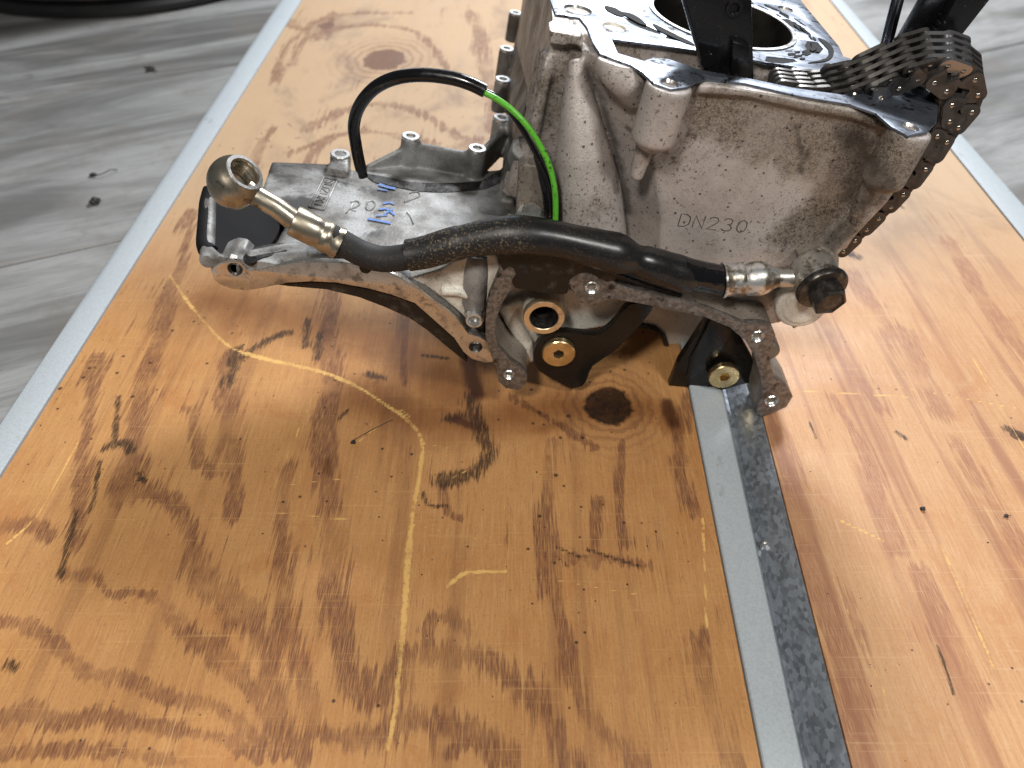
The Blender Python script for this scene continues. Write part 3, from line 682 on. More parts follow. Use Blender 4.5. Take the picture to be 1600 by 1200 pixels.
link('flange_face', front_plate(arch_right, YF - .0005, .004, ccs(h_r), .0004), M['flange'], block, 25)
link('flange_face', front_plate(arch_left, YF - .0002, .004, ccs(h_l), .0004), M['flange'], block, 25)
mb = MB()
prism(mb, [Vector((a, Y0(YF) + .002, c)) for a, c in front(arch_right, YF)], (0, .020, 0))
prism(mb, [Vector((a, Y0(YF) + .002, c)) for a, c in front(arch_left, YF)], (0, .030, 0))
for u, v, r, l_ in ((1206, 628, .0075, .020), (1203, 553, .0055, .016), (795, 586, .0062, .02), (1184, 524, .0060, .018), (925, 450, .0065, .018)):
    p = L(u, v, YF); lathe(mb, [(0, .001), (r, .001), (r, l_), (r * .6, l_ + .003), (0, l_ + .003)], (p.x, Y0(YF), p.z), BY, 26)
arch_m = remesh('arch_casting', mb, .0009, 3)
link('arch_casting', arch_m, M['cast_dirty'], block, 0).data.polygons.foreach_set('use_smooth', [True] * len(arch_m.polygons))

band_px = [(333, 436), (329, 421), (341, 411), (358, 404), (374, 408), (388, 422), (404, 421), (425, 416), (462, 410), (500, 409), (537, 410), (575, 416), (600, 422), (625, 434), (650, 449), (675, 468), (700, 486), (716, 500), (732, 522), (748, 526), (764, 536), (772, 552), (770, 566), (757, 567), (737, 561), (724, 550),
           (710, 529), (690, 511), (665, 489), (648, 474), (612, 461), (575, 451), (525, 442), (487, 440), (450, 442), (412, 450), (387, 454), (362, 452), (344, 445)]
hb = [(L(367, 421, .2870), .0030), (L(571, 418, .2870), .0030), (L(743, 543, .2870), .0030)]
link('mating_band', front_plate(band_px, .2868, .004, [circ((p.x, p.z), r, 24) for p, r in (hb[0], hb[2])], .0004), M['band'], block, 25)
mb = MB()
prism(mb, [Vector((a, Y0(.2868) + .002, c)) for a, c in front(band_px, .2868)], (0, .016, 0))
# plate outline on its level plane
plate_px = [(350, 410), (388, 398), (425, 388), (446, 350), (432, 318), (408, 300), (414, 282), (424, 252), (470, 254), (512, 256), (528, 262), (562, 266), (640, 276), (740, 268), (800, 262), (838, 300), (838, 420), (700, 440), (620, 432), (540, 414), (440, 414), (390, 418)]
pl2 = level(plate_px, CP_); add_mesh(mb, level_plate(pl2, [], CP_, .010, 0))
add_mesh(mb, level_plate(level([(350, 408), (322, 392), (326, 340), (324, 302), (352, 292), (420, 290), (450, 350), (430, 400)], CP_ - .010), [], CP_ - .010, .006, 0))
tube(mb, [Lc(325, 300, CP_ - .003), Lc(322, 340, CP_ - .003), Lc(320, 385, CP_ - .003), Lc(344, 408, CP_ - .003)], .0026, 10)
tube(mb, [Lc(325, 300, CP_ - .008), Lc(322, 340, CP_ - .008), Lc(320, 385, CP_ - .008), Lc(344, 408, CP_ - .008)], .0026, 10)
# small skirt below the plate's back and left edges
for (ua, va), (ub, vb) in (((326, 300), (322, 400)), ((424, 254), (512, 257))):
    tube(mb, [Lc(ua, va, CP_) - CZ * .004 , Lc(ub, vb, CP_) - CZ * .004], .0035, 10)
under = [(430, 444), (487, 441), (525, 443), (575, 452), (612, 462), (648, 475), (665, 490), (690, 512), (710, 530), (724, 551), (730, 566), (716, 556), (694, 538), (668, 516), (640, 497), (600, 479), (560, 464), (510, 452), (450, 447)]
um = MB(); prism(um, [Vector((a, Y0(.2900), c)) for a, c in front(under, .2900)], (0, .012, 0)); link('underside_shade', um.mesh('underside_shade'), M['oily'], block, 40)  # black strip below the band, painting the shade under the plate
# raised edge along the front band
tube(mb, [L(378, 398, .2935), L(404, 410, .2930), L(462, 401, .2930), L(540, 401, .2930), L(600, 414, .2930), L(650, 440, .2930), L(700, 474, .2930)], .0030, 12)
# ridge behind the band
tube(mb, [Lc(388, 398, CP_), Lc(450, 386, CP_), Lc(530, 392, CP_), Lc(590, 404, CP_)], .0022, 10)
# slope from the plate up to the block flank
q_ = Lc(806, 318, CP_); tube(mb, [q_, q_ + BY * .03, Vector((q_.x + .004, far, CP_))], .008, 16)
tube(mb, [Lc(770, 345, CP_) - CZ * .004, Lc(800, 300, CP_) + CZ * .002, L(818, 230, .334)], [.005, .007, .006], 14)
# far wall with bolt bosses: (picture foot) on plate level, tops higher
HB = .017
boss_px = [(642, 213), (746, 232), (784, 184), (786, 124), (792, 76), (806, 20)]
CBs = CP_ + HB
bp = [Lc(u, v, CBs) for u, v in boss_px]
for i, p in enumerate(bp):
    r = .0052; lathe(mb, [(0, -.0006), (r, -.0006), (r, -HB - .004), (0, -HB - .004)], p, CZ, 24)
def wall(mb, pts, hgt, thick):
    for p, q in zip(pts[:-1], pts[1:]):
        d = (q - p); n = Vector((-d.y, d.x, 0)).normalized() * thick / 2; 
        prism(mb, [p - n, p + n, q + n, q - n], (0, 0, -hgt))
wall(mb, [bp[0] - CZ * .003 , bp[1] - CZ * .003], HB + .004, .004)
add_mesh(mb, level_plate([(bp[0].x - .02, bp[0].y - .03), (bp[1].x + .01, bp[1].y - .03), (bp[1].x + .012, bp[1].y + .002), (bp[0].x, bp[0].y + .002), (bp[0].x - .018, bp[0].y - .012)], [], CP_, .009, 0))
wall(mb, [Lc(572, 264, CP_) + CZ * .002, bp[0] - CZ * .004], HB - .002, .003)
wall(mb, [bp[1] - CZ * .004, bp[2] - CZ * .004 + AX * .004], HB, .004)
# the rail running away
rail = [(p + AX * .004) for p in bp[2:]]
rl = rail + [Vector((rail[-1].x + .004, far, CBs))]
ci = CBs + .040; it = [Lc(u, v, ci) for u, v in ((816, 196), (826, 132), (833, 70), (838, 12))]
inner = it + [Vector((it[-1].x + .002, far, ci))]
for i in range(len(rl) - 1):
    a0, a1, b1, b0 = rl[i], rl[i + 1], inner[i + 1], inner[i]
    prism(mb, [a0 - CZ * .002, a1 - CZ * .002, b1, b0], (.004, 0, -.020))
# ear with the ring at the back of the plate
pe = Lc(532, 241, CP_ + .004); lathe(mb, [(0, 0), (.0056, 0), (.0056, -.010), (0, -.010)], pe, CZ, 24)
prism(mb, [pe + Vector((-.004, -.001, -.001)), pe + Vector((.005, -.001, -.001)), pe + Vector((.007, -.016, -.001)), pe + Vector((-.006, -.016, -.001))], (0, 0, -.008))
# underside web that joins the plate to the arch
prism(mb, [L(660, 448, .292), L(700, 438, .292), L(800, 400, .292), L(800, 440, .292), L(770, 470, .292), L(756, 520, .292), L(730, 512, .292)], (0, .012, 0))
crank = remesh('crankcase_casting', mb, .0010, 4)
nv = len(crank.vertices); vc = np.zeros(nv * 3, np.float32); crank.vertices.foreach_get('co', vc); vc = vc.reshape(-1, 3)
vc[:, 1] = np.maximum(vc[:, 1], Y0(.2874)); crank.vertices.foreach_set('co', vc.reshape(-1)); crank.update()
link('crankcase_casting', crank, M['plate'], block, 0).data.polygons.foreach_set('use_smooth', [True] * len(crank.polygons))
# oily black recess on the front corner of the plate
mb = MB(); tube(mb, catmull([Lc(330, 298, CP_ - .002), Lc(325, 318, CP_ - .0045), Lc(323, 345, CP_ - .0045), Lc(321, 384, CP_ - .0045), Lc(330, 396, CP_ - .0045)], 4), .0041, 12); link('oil_and_shade_film', mb.mesh('oil_and_shade_film'), M['residue'], block, 40)
cz_ = CP_ - .0040
mb = MB(); pl = level([(329, 316), (352, 298), (404, 306), (428, 326), (438, 352), (422, 384), (392, 394), (350, 402), (328, 384)], cz_, 3)
prism(mb, [(a, b, cz_ - .0070) for a, b in pl], (0, 0, .0074))
link('oil_and_shade_film', mb.mesh('oil_and_shade_film'), M['residue'], block, 0)
mb = MB(); pl = level([(380, 402), (402, 386), (450, 380), (520, 384), (566, 394), (600, 408), (596, 416), (556, 402), (500, 396), (450, 396), (412, 402), (392, 412)], CP_ + .0004, 4)  # dark strip painting the shaded groove behind the front band
prism(mb, [(a, b, CP_ - .001) for a, b in pl], (0, 0, .0016)); link('oil_and_shade_film', mb.mesh('oil_and_shade_film'), M['oily'], block, 0)
mb = MB(); pl = level([(572, 272), (600, 276), (640, 284), (700, 286), (748, 282), (782, 268), (792, 276), (760, 294), (700, 300), (650, 298), (610, 290), (584, 284)], CP_ + .0003, 4)
prism(mb, [(a, b, CP_ - .001) for a, b in pl], (0, 0, .0014)); link('oil_and_shade_film', mb.mesh('oil_and_shade_film'), M['oily'], block, 0)
# bright rings on top of the bosses
for p, r, ri in [(q, .0050, .0024) for q in bp] + [(pe, .0054, .0030)]:
    mb = MB(); lathe(mb, [(0, -.003), (ri * .9, -.003), (ri, .0002), (ri + .0003, .0005), (r - .0004, .0005), (r, .0001), (r, -.001)], p, CZ, 28)
    link('boss_ring', mb.mesh('boss_ring'), M['bright'], block)
# threaded holes with rings
def thread_hole(u, v, y, r, mat='bright', depth=.010, name='threaded_hole'):
    p = L(u, v, y); mb = MB(); pr = [(r + .0009, .0002), (r + .0005, -.0003), (r, .0003)]
    n = 7
    for k in range(n): pr += [(r - .0004, .0006 + k * .0011), (r, .0011 + k * .0011)]
    pr += [(r, depth), (0, depth)]
    lathe(mb, pr, (p.x, Y0(y), p.z), BY, 28); return link(name, mb.mesh(name), M[mat], block, 30)
for u, v, r in ((925, 450, .0026), (1184, 526, .0026), (1206, 627, .0030), (795, 586, .0022)): thread_hole(u, v, YF - .0008, r)
for u, v in ((367, 421), (743, 543)): thread_hole(u, v, .2865, .0025, 'bolt')
# hole through the band behind the hose
p = L(571, 419, .2865); mb = MB(); lathe(mb, [(.0028, 0), (.0026, -.0006), (0, -.0006)], (p.x, Y0(.2866), p.z), BY, 24); link('oil_plug', mb.mesh('oil_plug'), M['oily'], block)
# dowel tube boss left of the arch
p = L(741, 502, .2830); mb = MB()
lathe(mb, [(.0060, .016), (.0052, .012), (.0050, .010), (.0050, .006)], (p.x, Y0(.2830), p.z), BY, 30)
lathe(mb, [(.0042, .012), (.0042, .001), (.0039, 0), (.0031, 0), (.0029, .0006), (.0029, .004), (0, .004)], (p.x, Y0(.2830), p.z), BY, 30)
link('dowel_tube', mb.mesh('dowel_tube'), M['crimp'], block)
mb = MB(); tube(mb, [Vector((p.x, Y0(.2935), p.z)), L(741, 470, .2920), L(744, 425, .2925), L(746, 395, .2940)], [.0056, .0062, .0062, .0060], 24)
link('dowel_boss', mb.mesh('dowel_boss'), M['plate'], block)

mb = MB(); prism(mb, [Vector((a, Y0(.2900), c)) for a, c in front([(636, 436), (690, 420), (722, 400), (775, 396), (784, 420), (772, 446), (760, 476), (756, 505), (742, 512), (720, 490), (694, 468), (664, 446)], .2900)], (0, .010, 0))
tube(mb, [L(690, 455, .2895), L(715, 456, .2890), L(735, 462, .2890)], .0022, 10)
wb = remesh('casting_web', mb, .0008, 4); link('casting_web', wb, M['cast_clean'], block, 0).data.polygons.foreach_set('use_smooth', [True] * len(wb.polygons))
# --- inside of the chain chamber seen through the arch
mb = MB()
prism(mb, [Vector((a, Y0(.312), c)) for a, c in front([(784, 452), (812, 440), (890, 452), (980, 462), (1012, 474), (1000, 500), (975, 500), (940, 512), (890, 520), (850, 522), (832, 545), (826, 572), (812, 578), (790, 560), (774, 530), (776, 490)], .312)], (0, .012, 0))
tube(mb, [L(790, 470, .309), L(800, 500, .309), L(822, 535, .309), L(826, 560, .309)], .004, 12)
tube(mb, [L(782, 485, .309), L(812, 470, .309), L(850, 470, .309)], .003, 12)
prism(mb, [Vector((a, Y0(.345), c)) for a, c in front([(985, 470), (1110, 490), (1100, 530), (1082, 556), (1056, 566), (1044, 566), (1046, 545), (1036, 520), (1015, 508), (985, 506)], .345)], (0, .02, 0))
inn = remesh('chamber_casting', mb, .0010, 3)
link('chamber_casting', inn, M['cast_clean'], block, 0).data.polygons.foreach_set('use_smooth', [True] * len(inn.polygons))
mb = MB(); tube(mb, [L(1000, 508, .344), L(1022, 512, .344), L(1036, 524, .344), L(1043, 544, .344), L(1040, 566, .344)], .0016, 10)
link('bearing_edge', mb.mesh('bearing_edge'), M['oily'], block)
# oil passage boss and its ring
p = L(850, 497, .2960); mb = MB()
lathe(mb, [(.0110, .020), (.0106, .008), (.0102, .0012), (.0102, .001)], (p.x, Y0(.2960), p.z), BY, 40)
pb = link('passage_boss', mb.mesh('passage_boss'), M['cast_clean'], block)
mb = MB(); lathe(mb, [(.0104, .0035), (.0104, .0006), (.0100, 0), (.0074, 0), (.0071, .0004)], (p.x, Y0(.2958), p.z), BY, 44)
link('passage_ring', mb.mesh('passage_ring'), m_machined('passage_ring_metal', (.93, .78, .54), .32, .1), pb)
mb = MB(); lathe(mb, [(.0067, .0070), (.0052, .0066), (.0046, .0062), (.0046, .013), (0, .013)], (p.x, Y0(.2958), p.z), BY, 30)
link('passage_seat', mb.mesh('passage_seat'), M['bolt'], pb)
mb = MB(); lathe(mb, [(.0071, .0003), (.0070, .0012), (.0067, .0069)], (p.x, Y0(.2958), p.z), BY, 36); link('passage_bore', mb.mesh('passage_bore'), M['bolt'], pb)
# oily black upper bar behind the hose
mb = MB(); prism(mb, [Vector((a, Y0(.2880), c)) for a, c in front([(785, 385), (840, 384), (900, 402), (960, 424), (1020, 446), (1070, 462), (1060, 468), (1000, 455), (955, 446), (930, 428), (890, 432), (886, 456), (820, 452), (800, 446), (790, 420)], .2880)], (0, .012, 0))
ob_ = remesh('oil_crusted_bar', mb, .0009, 3)
mbx = link('oil_crusted_bar', ob_, M['oily'], block, 0); ob_.polygons.foreach_set('use_smooth', [True] * len(ob_.polygons))
# raised oily patches on the bar
mb = MB(); prism(mb, [Vector((a, Y0(YF) - .0009, c)) for a, c in front([(784, 396), (830, 392), (900, 402), (962, 428), (948, 438), (918, 424), (896, 430), (888, 442), (885, 457), (858, 456.5), (828, 452), (806, 447), (800, 438), (806, 426), (797, 414), (786, 420)], YF, 3)], (0, .003, 0))
link('oil_and_shade_film', mb.mesh('oil_and_shade_film'), M['oily'], block, 40)

# sensor lug with bolt on the left of the bulge
mb = MB(); prism(mb, [L(810, 264, .304), L(822, 256, .304), L(856, 262, .304), L(862, 345, .304), L(806, 345, .304)], (0, .010, 0))
lg = remesh('sensor_lug', mb, .0007, 4); link('sensor_lug', lg, M['cast_dirty'], block, 0)
mb = MB(); p = L(829, 337, .3000); ax = Vector((0, -.45, 1))
lathe(mb, [(.0068, -.004), (.0068, 0), (.0062, .0008), (.0045, .0010), (.0045, .0036), (.0040, .0042), (0, .0042)], p, ax, 28)
link('sensor_bolt', mb.mesh('sensor_bolt'), M['bright'], block)

# --- right hand banjo joint
mb = MB(); p = L(1253, 484, .2915)
lathe(mb, [(0, 0), (.0082, 0), (.0090, .0009), (.0108, .0010), (.0120, .0020), (.0120, .0085), (0, .0090)], p, BY + AX * .1, 44)
prism(mb, [L(1215, 470, .296), L(1290, 440, .296), L(1300, 480, .296), L(1240, 515, .296)], (0, .010, 0))
lug = remesh('hose_lug', mb, .0006, 2); link('hose_lug', lug, M['cast_clean'], block, 0).data.polygons.foreach_set('use_smooth', [True] * len(lug.polygons))
mb = MB(); prism(mb, [L(1248, 402, .297), L(1288, 386, .297), L(1312, 402, .297), L(1310, 440, .297), L(1258, 445, .297)], (0, .012, 0))
tube(mb, [L(1252, 404, .2935), L(1284, 390, .2940)], .0022, 12)
l2 = remesh('casting_lug', mb, .0007, 3); link('casting_lug', l2, M['cast_dirty'], block, 0)
hose = bpy.data.objects.new('oil_hose', None); COL.objects.link(hose); hose.parent = block
baxis = Vector((.18, -.92, -.12)).normalized()
pb_ = L(1272, 428, .2890)
mb = MB(); lathe(mb, [(.0062, -.0060), (.0098, -.0060), (.0104, -.0040), (.0108, 0), (.0104, .0040), (.0098, .0070), (.0062, .0070)], pb_, baxis, 44, True)
link('banjo_eye', mb.mesh('banjo_eye'), M['zinc'], hose)
pc_ = pb_ + baxis * .0072
mb = MB(); lathe(mb, [(0, 0), (.0112, 0), (.0117, .0006), (.0117, .0024), (.0110, .0034), (.0078, .0042), (0, .0042)], pc_, baxis, 44)
link('bolt_flange', mb.mesh('bolt_flange'), M['bolt'], hose)
mb = MB(); lathe(mb, [(0, .003), (.0080, .003), (.0080, .0108), (.0071, .0117), (.0063, .0119), (.0059, .0114), (0, .0114)], pc_, baxis, 6, rot=.35)
link('bolt_head', mb.mesh('bolt_head'), M['bolt'], hose, 20)
cr = [L(1128, 438, .2880), L(1215, 434, .2885)]
d = (cr[1] - cr[0]); ln = d.length
mb = MB(); tube(mb, [L(1205, 434, .2885), L(1232, 434, .2888), L(1256, 432, .2890)], [.0044, .0044, .0048], 20)
link('banjo_neck', mb.mesh('banjo_neck'), M['zinc'], hose)
mb = MB(); lathe(mb, [(.0050, .002), (.0078, 0), (.0084, 0), (.0085, .0008), (.0078, .0020), (.0074, .0045), (.0079, .0070), (.0076, .0090), (.0066, .0102), (.0076, .0118), (.0080, .0150), (.0079, .0180), (.0070, .0205), (.0050, ln * .93), (.0043, ln)], cr[0], d, 40)
link('crimp_sleeve', mb.mesh('crimp_sleeve'), M['crimp'], hose)
# black hose and the sleeve round it
def lp(lst): return [L(u, v, y) for u, v, y in lst]
P1 = catmull(lp([(508, 366, .2850), (535, 380, .2850), (570, 398, .2845), (605, 405, .2840), (650, 398, .2835), (700, 383, .2835)]), 6)
mb = MB(); tube(mb, P1, .0058, 26); link('inner_hose', mb.mesh('inner_hose'), M['rubber'], hose)
path = lp([(638, 399, .2838), (665, 394, .2835), (710, 381, .2830), (760, 371, .2825), (810, 367, .2820), (865, 373, .2820), (915, 384, .2825), (960, 395, .2830), (1005, 409, .2840), (1040, 420, .2850), (1066, 428, .2855), (1082, 433, .2860)])
P2 = catmull(path, 8); n2 = len(P2); rads = []
for i in range(n2):
    f = i / (n2 - 1); r = .0071 + .0011 * min(1, max(0, (f - .05) / .35)) - .0006 * max(0, (f - .6) / .4)
    r += .0004 * math.sin(f * 23) * (f > .2); r -= .0013 * math.exp(-((f - .70) / .025) ** 2); r += .0006 * math.exp(-((f - .64) / .03) ** 2) + .0003 * math.exp(-((f - .78) / .03) ** 2)
    rads.append(r)
mb = MB(); tube(mb, P2, rads, 36, flat=.94); link('hose_sleeve', mb.mesh('hose_sleeve'), M['sleeve'], hose)
mb = MB(); P3 = catmull(lp([(1060, 423, .2855), (1085, 430, .2862), (1110, 435, .2870), (1134, 438, .2880)]), 6); tube(mb, P3, [.0071] * (len(P3) - 6) + [.0070] * 6, 30)
link('wet_hose_end', mb.mesh('wet_hose_end'), M['wet'], hose)
# left end: crimp, neck, banjo eye
c0, c1 = L(531, 381, .2850), L(450, 340, .2860); d = c1 - c0; ln = d.length
mb = MB(); lathe(mb, [(.0052, .0015), (.0069, 0), (.0073, .0001), (.0071, .0016), (.0065, .0036), (.0067, .0046), (.0071, .0058), (.0070, .0072), (.0064, .0086), (.0064, .0094), (.0067, .0104), (.0068, .0120), (.0068, .0205), (.0065, .0216), (.0044, .0219)], c0, d, 40)
link('crimp_sleeve', mb.mesh('crimp_sleeve'), M['fitting'], hose)
ec = L(367, 285, .2900)
mb = MB(); tube(mb, [c0 + d * (.0215 / ln), L(430, 323, .2866), L(400, 306, .2880), ec + (c1 - ec) * .25], [.0046, .0044, .0044, .0050], 22)
link('banjo_neck', mb.mesh('banjo_neck'), M['fitting'], hose)
to_cam = (MI.to_3x3() @ (ORI - Py(367, 285, .29))).normalized()
up_ = MI.to_3x3() @ Vector((0, SP, CP)); rt_ = MI.to_3x3() @ Vector((1, 0, 0))
eax = (to_cam * .66 + up_ * .50 + rt_ * .50).normalized()
mb = MB(); prof = []
RS, RH, HT = .0112, .0064, .0082
prof = [(RH, -HT), (RH + .0014, -HT)]
for k in range(1, 14):
    a = -1 + 2 * k / 14; h = a * HT; prof.append((math.sqrt(max(0, RS * RS - h * h)), h))
prof += [(RH + .0018, HT), (RH + .0002, HT), (RH - .0002, HT - .0006)]
for k in range(5): prof += [(RH - .0004, HT - .002 - k * .002), (RH, HT - .003 - k * .002)]
lathe(mb, prof, ec, eax, 56, True); link('banjo_eye', mb.mesh('banjo_eye'), M['fitting'], hose)
mb = MB(); lathe(mb, [(RH + .0001, HT + .0003), (RH + .0015, HT + .0003), (RH + .0016, HT - .001), (RH + .0001, HT - .001)], ec, eax, 48, True); link('eye_rim', mb.mesh('eye_rim'), M['bright'], hose)

# --- marks on the casting
GL = {'D': [[(0, 0), (0, 1), (.35, 1), (.6, .8), (.65, .5), (.6, .2), (.35, 0), (0, 0)]], 'N': [[(0, 0), (0, 1), (.6, 0), (.6, 1)]],
      '2': [[(0, .8), (.1, .95), (.3, 1), (.5, .95), (.58, .75), (.5, .55), (0, 0), (.6, 0)]], '3': [[(0, .85), (.15, 1), (.4, 1), (.55, .85), (.5, .6), (.25, .53), (.5, .47), (.6, .25), (.5, .05), (.3, 0), (.1, .03), (0, .15)]],
      '0': [[(.3, 0), (.08, .15), (0, .5), (.08, .85), (.3, 1), (.52, .85), (.6, .5), (.52, .15), (.3, 0)]],
      'S': [[(.58, .85), (.4, 1), (.18, 1), (.03, .85), (.05, .65), (.3, .52), (.55, .38), (.58, .18), (.42, 0), (.18, 0), (0, .14)]], 'U': [[(0, 1), (0, .2), (.15, 0), (.45, 0), (.6, .2), (.6, 1)]],
      'Z': [[(0, 1), (.6, 1), (0, 0), (.6, 0)]], 'K': [[(0, 0), (0, 1)], [(.6, 1), (.02, .42)], [(.2, .58), (.6, 0)]], 'I': [[(.3, 0), (.3, 1)]]}
def strokes(mb, text, f, w, gap, r):
    """f maps (x,y) letter coordinates to a 3-D point"""
    x = 0
    for ch in text:
        for st in GL[ch]:
            P = [f(x + p[0] * w, p[1]) for p in st]; tube(mb, P, r, 6)
        x += w * .6 + gap
    return x
mb = MB(); q00, q10, q01 = L(1059, 353, YW), L(1163, 364, YW), L(1065, 334, YW)
tot = 5 * .6 + 4 * .3
fx = lambda x, y: Vector(q00) + (q10 - q00) * (x / tot) + (q01 - q00) * y + Vector((0, .00015, 0))
strokes(mb, 'DN230', fx, 1.0, .3, .00034); link('stamped_number', mb.mesh('stamped_number'), M['stamp'], block)
# raised maker's name in a frame, read from the left end of the plate
cz = CP_ + .0001
A0, A1, A2 = Lc(509, 280, cz), Lc(489, 321, cz), Lc(522, 283, cz)
e1 = (A1 - A0); e2 = (A2 - A0); tot = 6 * .6 + 5 * .22
mb = MB(); strokes(mb, 'SUZUKI', lambda x, y: A0 + e1 * (x / tot) + e2 * (y * .9 + .05), 1.0, .22, .00042)
fr = [A0 - e1 * .06 - e2 * .32, A0 - e1 * .06 + e2 * 1.3, A1 + e1 * .08 + e2 * 1.3, A1 + e1 * .08 - e2 * .32]
for a_, b_ in zip(fr, fr[1:] + fr[:1]): tube(mb, [a_, b_], .0006, 8)
link('cast_name', mb.mesh('cast_name'), M['plate'], block)
mb = MB()
def cpt(pxs, r, cc=cz, n=4): tube(mb, catmull([Lc(u, v, cc) for u, v in pxs], n), r, 6)
cpt([(548, 316), (556, 314), (562, 318), (556, 324), (546, 327), (541, 333)], .0005); cpt([(552, 318), (548, 326), (556, 330)], .0004)
cpt([(574, 316), (582, 314), (586, 320), (580, 328), (572, 326), (574, 316)], .0005)
cpt([(632, 316), (648, 310), (656, 306), (652, 300), (640, 302)], .0005); cpt([(636, 332), (642, 340), (646, 350)], .0005)
link('cast_numerals', mb.mesh('cast_numerals'), M['plate'], block)
mb = MB(); cz2 = cz + .0004
def bl(pxs, wpx):
    P = [Lc(u, v, cz2) for u, v in pxs]
    for p, q in zip(P[:-1], P[1:]):
        d = (q - p); n = Vector((-d.y, d.x, 0)).normalized() * wpx; prism(mb, [p - n, q - n * .8, q + n * .8, p + n], (0, 0, .00012))
bl([(592, 288), (604, 292), (618, 295)], .0013); bl([(590, 295), (606, 298)], .0007)
bl([(598, 318), (610, 316), (616, 319)], .0007); bl([(592, 327), (604, 326), (617, 336)], .0007); bl([(600, 334), (614, 327)], .0007); bl([(588, 337), (606, 336)], .0006)
bl([(575, 342), (592, 345), (611, 349)], .0008)
link('paint_mark', mb.mesh('paint_mark'), M['blue'], block, 0)

# ------------------------------------------------------------------ wiring loop
wire = thing('sensor_wire', 'thin green and black wire looping out of a black tube above the left plate', 'wire', Matrix.Translation(MB_ @ L(560, 250, .33)))
WO = wire.matrix_world.translation.copy()
def wp(l): return [Py(u, v, y) - WO for u, v, y in l]
Pw = catmull(wp([(568, 276, .336), (562, 256, .336), (556, 225, .336), (553, 195, .333), (562, 165, .328), (585, 138, .322), (618, 122, .317), (660, 117, .314), (705, 122, .311), (735, 131, .309), (758, 142, .3075)]), 6)
mb = MB(); tube(mb, Pw, [.0023] * 4 + [.0028] * (len(Pw) - 4), 18); link('sheath_tube', mb.mesh('sheath_tube'), M['plastic'], wire)
Pg = catmull(wp([(748, 141, .3078), (775, 154, .3060), (802, 174, .3040), (826, 200, .3020), (846, 232, .3005), (860, 265, .2985), (867, 300, .2975), (868, 340, .2965), (865, 365, .2960)]), 6)
mb = MB(); tube(mb, Pg, .0013, 12); link('green_wire', mb.mesh('green_wire'), M['green'], wire)
Pk = catmull(wp([(748, 139, .3085), (776, 151, .3072), (798, 176, .3060), (818, 205, .3042), (836, 237, .3025), (852, 270, .3000), (860, 302, .2988), (862, 340, .2980), (858, 365, .2980)]), 6)
mb = MB(); tube(mb, Pk, .0012, 12); link('black_wire', mb.mesh('black_wire'), M['plastic'], wire)
mb = MB(); Pp = catmull(wp([(842, 240, .3050), (850, 270, .3030), (857, 300, .3015), (860, 345, .3005)]), 5); tube(mb, Pp, [.0030] * 6 + [.0034] * (len(Pp) - 6), 12, flat=.7)
link('plug', mb.mesh('plug'), M['plastic'], wire)

# ------------------------------------------------------------------ chain guides
def slab(mb, px_y, thick):
    prism(mb, [MI @ Py(u, v, y) for u, v, y in px_y], (0, thick, 0))
t = NT('rod_steel'); M['rod'] = t.fin((.22, .23, .27), .16, 1.0)
def gthing(name, label, cat, foot):
    o = thing(name, label, cat, Matrix.Translation(MB_ @ foot) @ Matrix.Rotation(ROLL, 4, 'Y')); return o
def glink(o, name, mb, mat, foot, smooth=35, bev=.0006, label=None):
    me = mb.mesh(name); me.transform(Matrix.Translation(-foot)); me.name = name
    if bev:
        bm = bmesh.new(); bm.from_mesh(me); bmesh.ops.bevel(bm, geom=[e for e in bm.edges if len(e.link_faces) == 2 and e.calc_face_angle(0) > .6], offset=bev, segments=2, affect='EDGES', profile=.6); bm.to_mesh(me); bm.free()
    return link(name, me, M[mat], o, smooth, None, label)
foot = L(1130, 200, .328)
g1_ = gthing('chain_guide', 'wide black chain guide standing upright in the deck opening', 'chain guide', foot)
mb = MB(); slab(mb, [(1064, -20, .322), (1174, -20, .322), (1178, 124, .325), (1176, 190, .326), (1108, 190, .326), (1100, 112, .325)], .006); glink(g1_, 'guide_rail', mb, 'plastic', foot)
mb = MB(); slab(mb, [(1060, -20, .3235), (1067, -20, .3215), (1103, 116, .3245), (1098, 112, .3265)], .005); glink(g1_, 'guide_edge', mb, 'bracket', foot, 35, .0004)
mb = MB(); slab(mb, [(1145, 66, .3195), (1172, 72, .3195), (1172, 122, .3200), (1142, 114, .3200)], .006); glink(g1_, 'guide_clip', mb, 'plastic', foot, 35, .0008)
mb = MB(); p = MI @ Py(1147, 12, .3225); lathe(mb, [(.0020, -.0003), (.0022, -.0010), (.0032, -.0010), (.0034, .001)], p, BY, 20); glink(g1_, 'guide_button', mb, 'plastic', foot, 35, 0)
mb = MB(); p = MI @ Py(1106, 95, .3245); lathe(mb, [(0, -.0006), (.0028, -.0006), (.0032, 0), (.0032, .001)], p, BY, 20); glink(g1_, 'guide_button', mb, 'plastic', foot, 35, 0)
foot = L(1400, 180, .338)
g2_ = gthing('chain_guide', 'slanted black bar rising to the top right behind the chain loop', 'chain guide', foot)
mb = MB(); slab(mb, [(1383, 168, .338), (1428, 172, .338), (1490, 72, .335), (1556, -12, .332), (1500, -12, .332), (1466, 52, .334)], .008); glink(g2_, 'guide_rail', mb, 'plastic', foot)
mb = MB(); slab(mb, [(1404, 72, .344), (1470, 56, .341), (1508, -12, .337), (1452, -12, .340)], .006); glink(g2_, 'guide_back', mb, 'plastic', foot)
mb = MB()
for k in range(5):
    f = k / 4; p = MI @ Py(1462 + 26 * f, 48 - 40 * f, .3365); lathe(mb, [(0, -.0014), (.0009, -.0010), (.0012, 0), (.0012, .003)], p, BY, 10)
glink(g2_, 'guide_studs', mb, 'plastic', foot, 35, 0)
foot = L(1378, 96, .345)
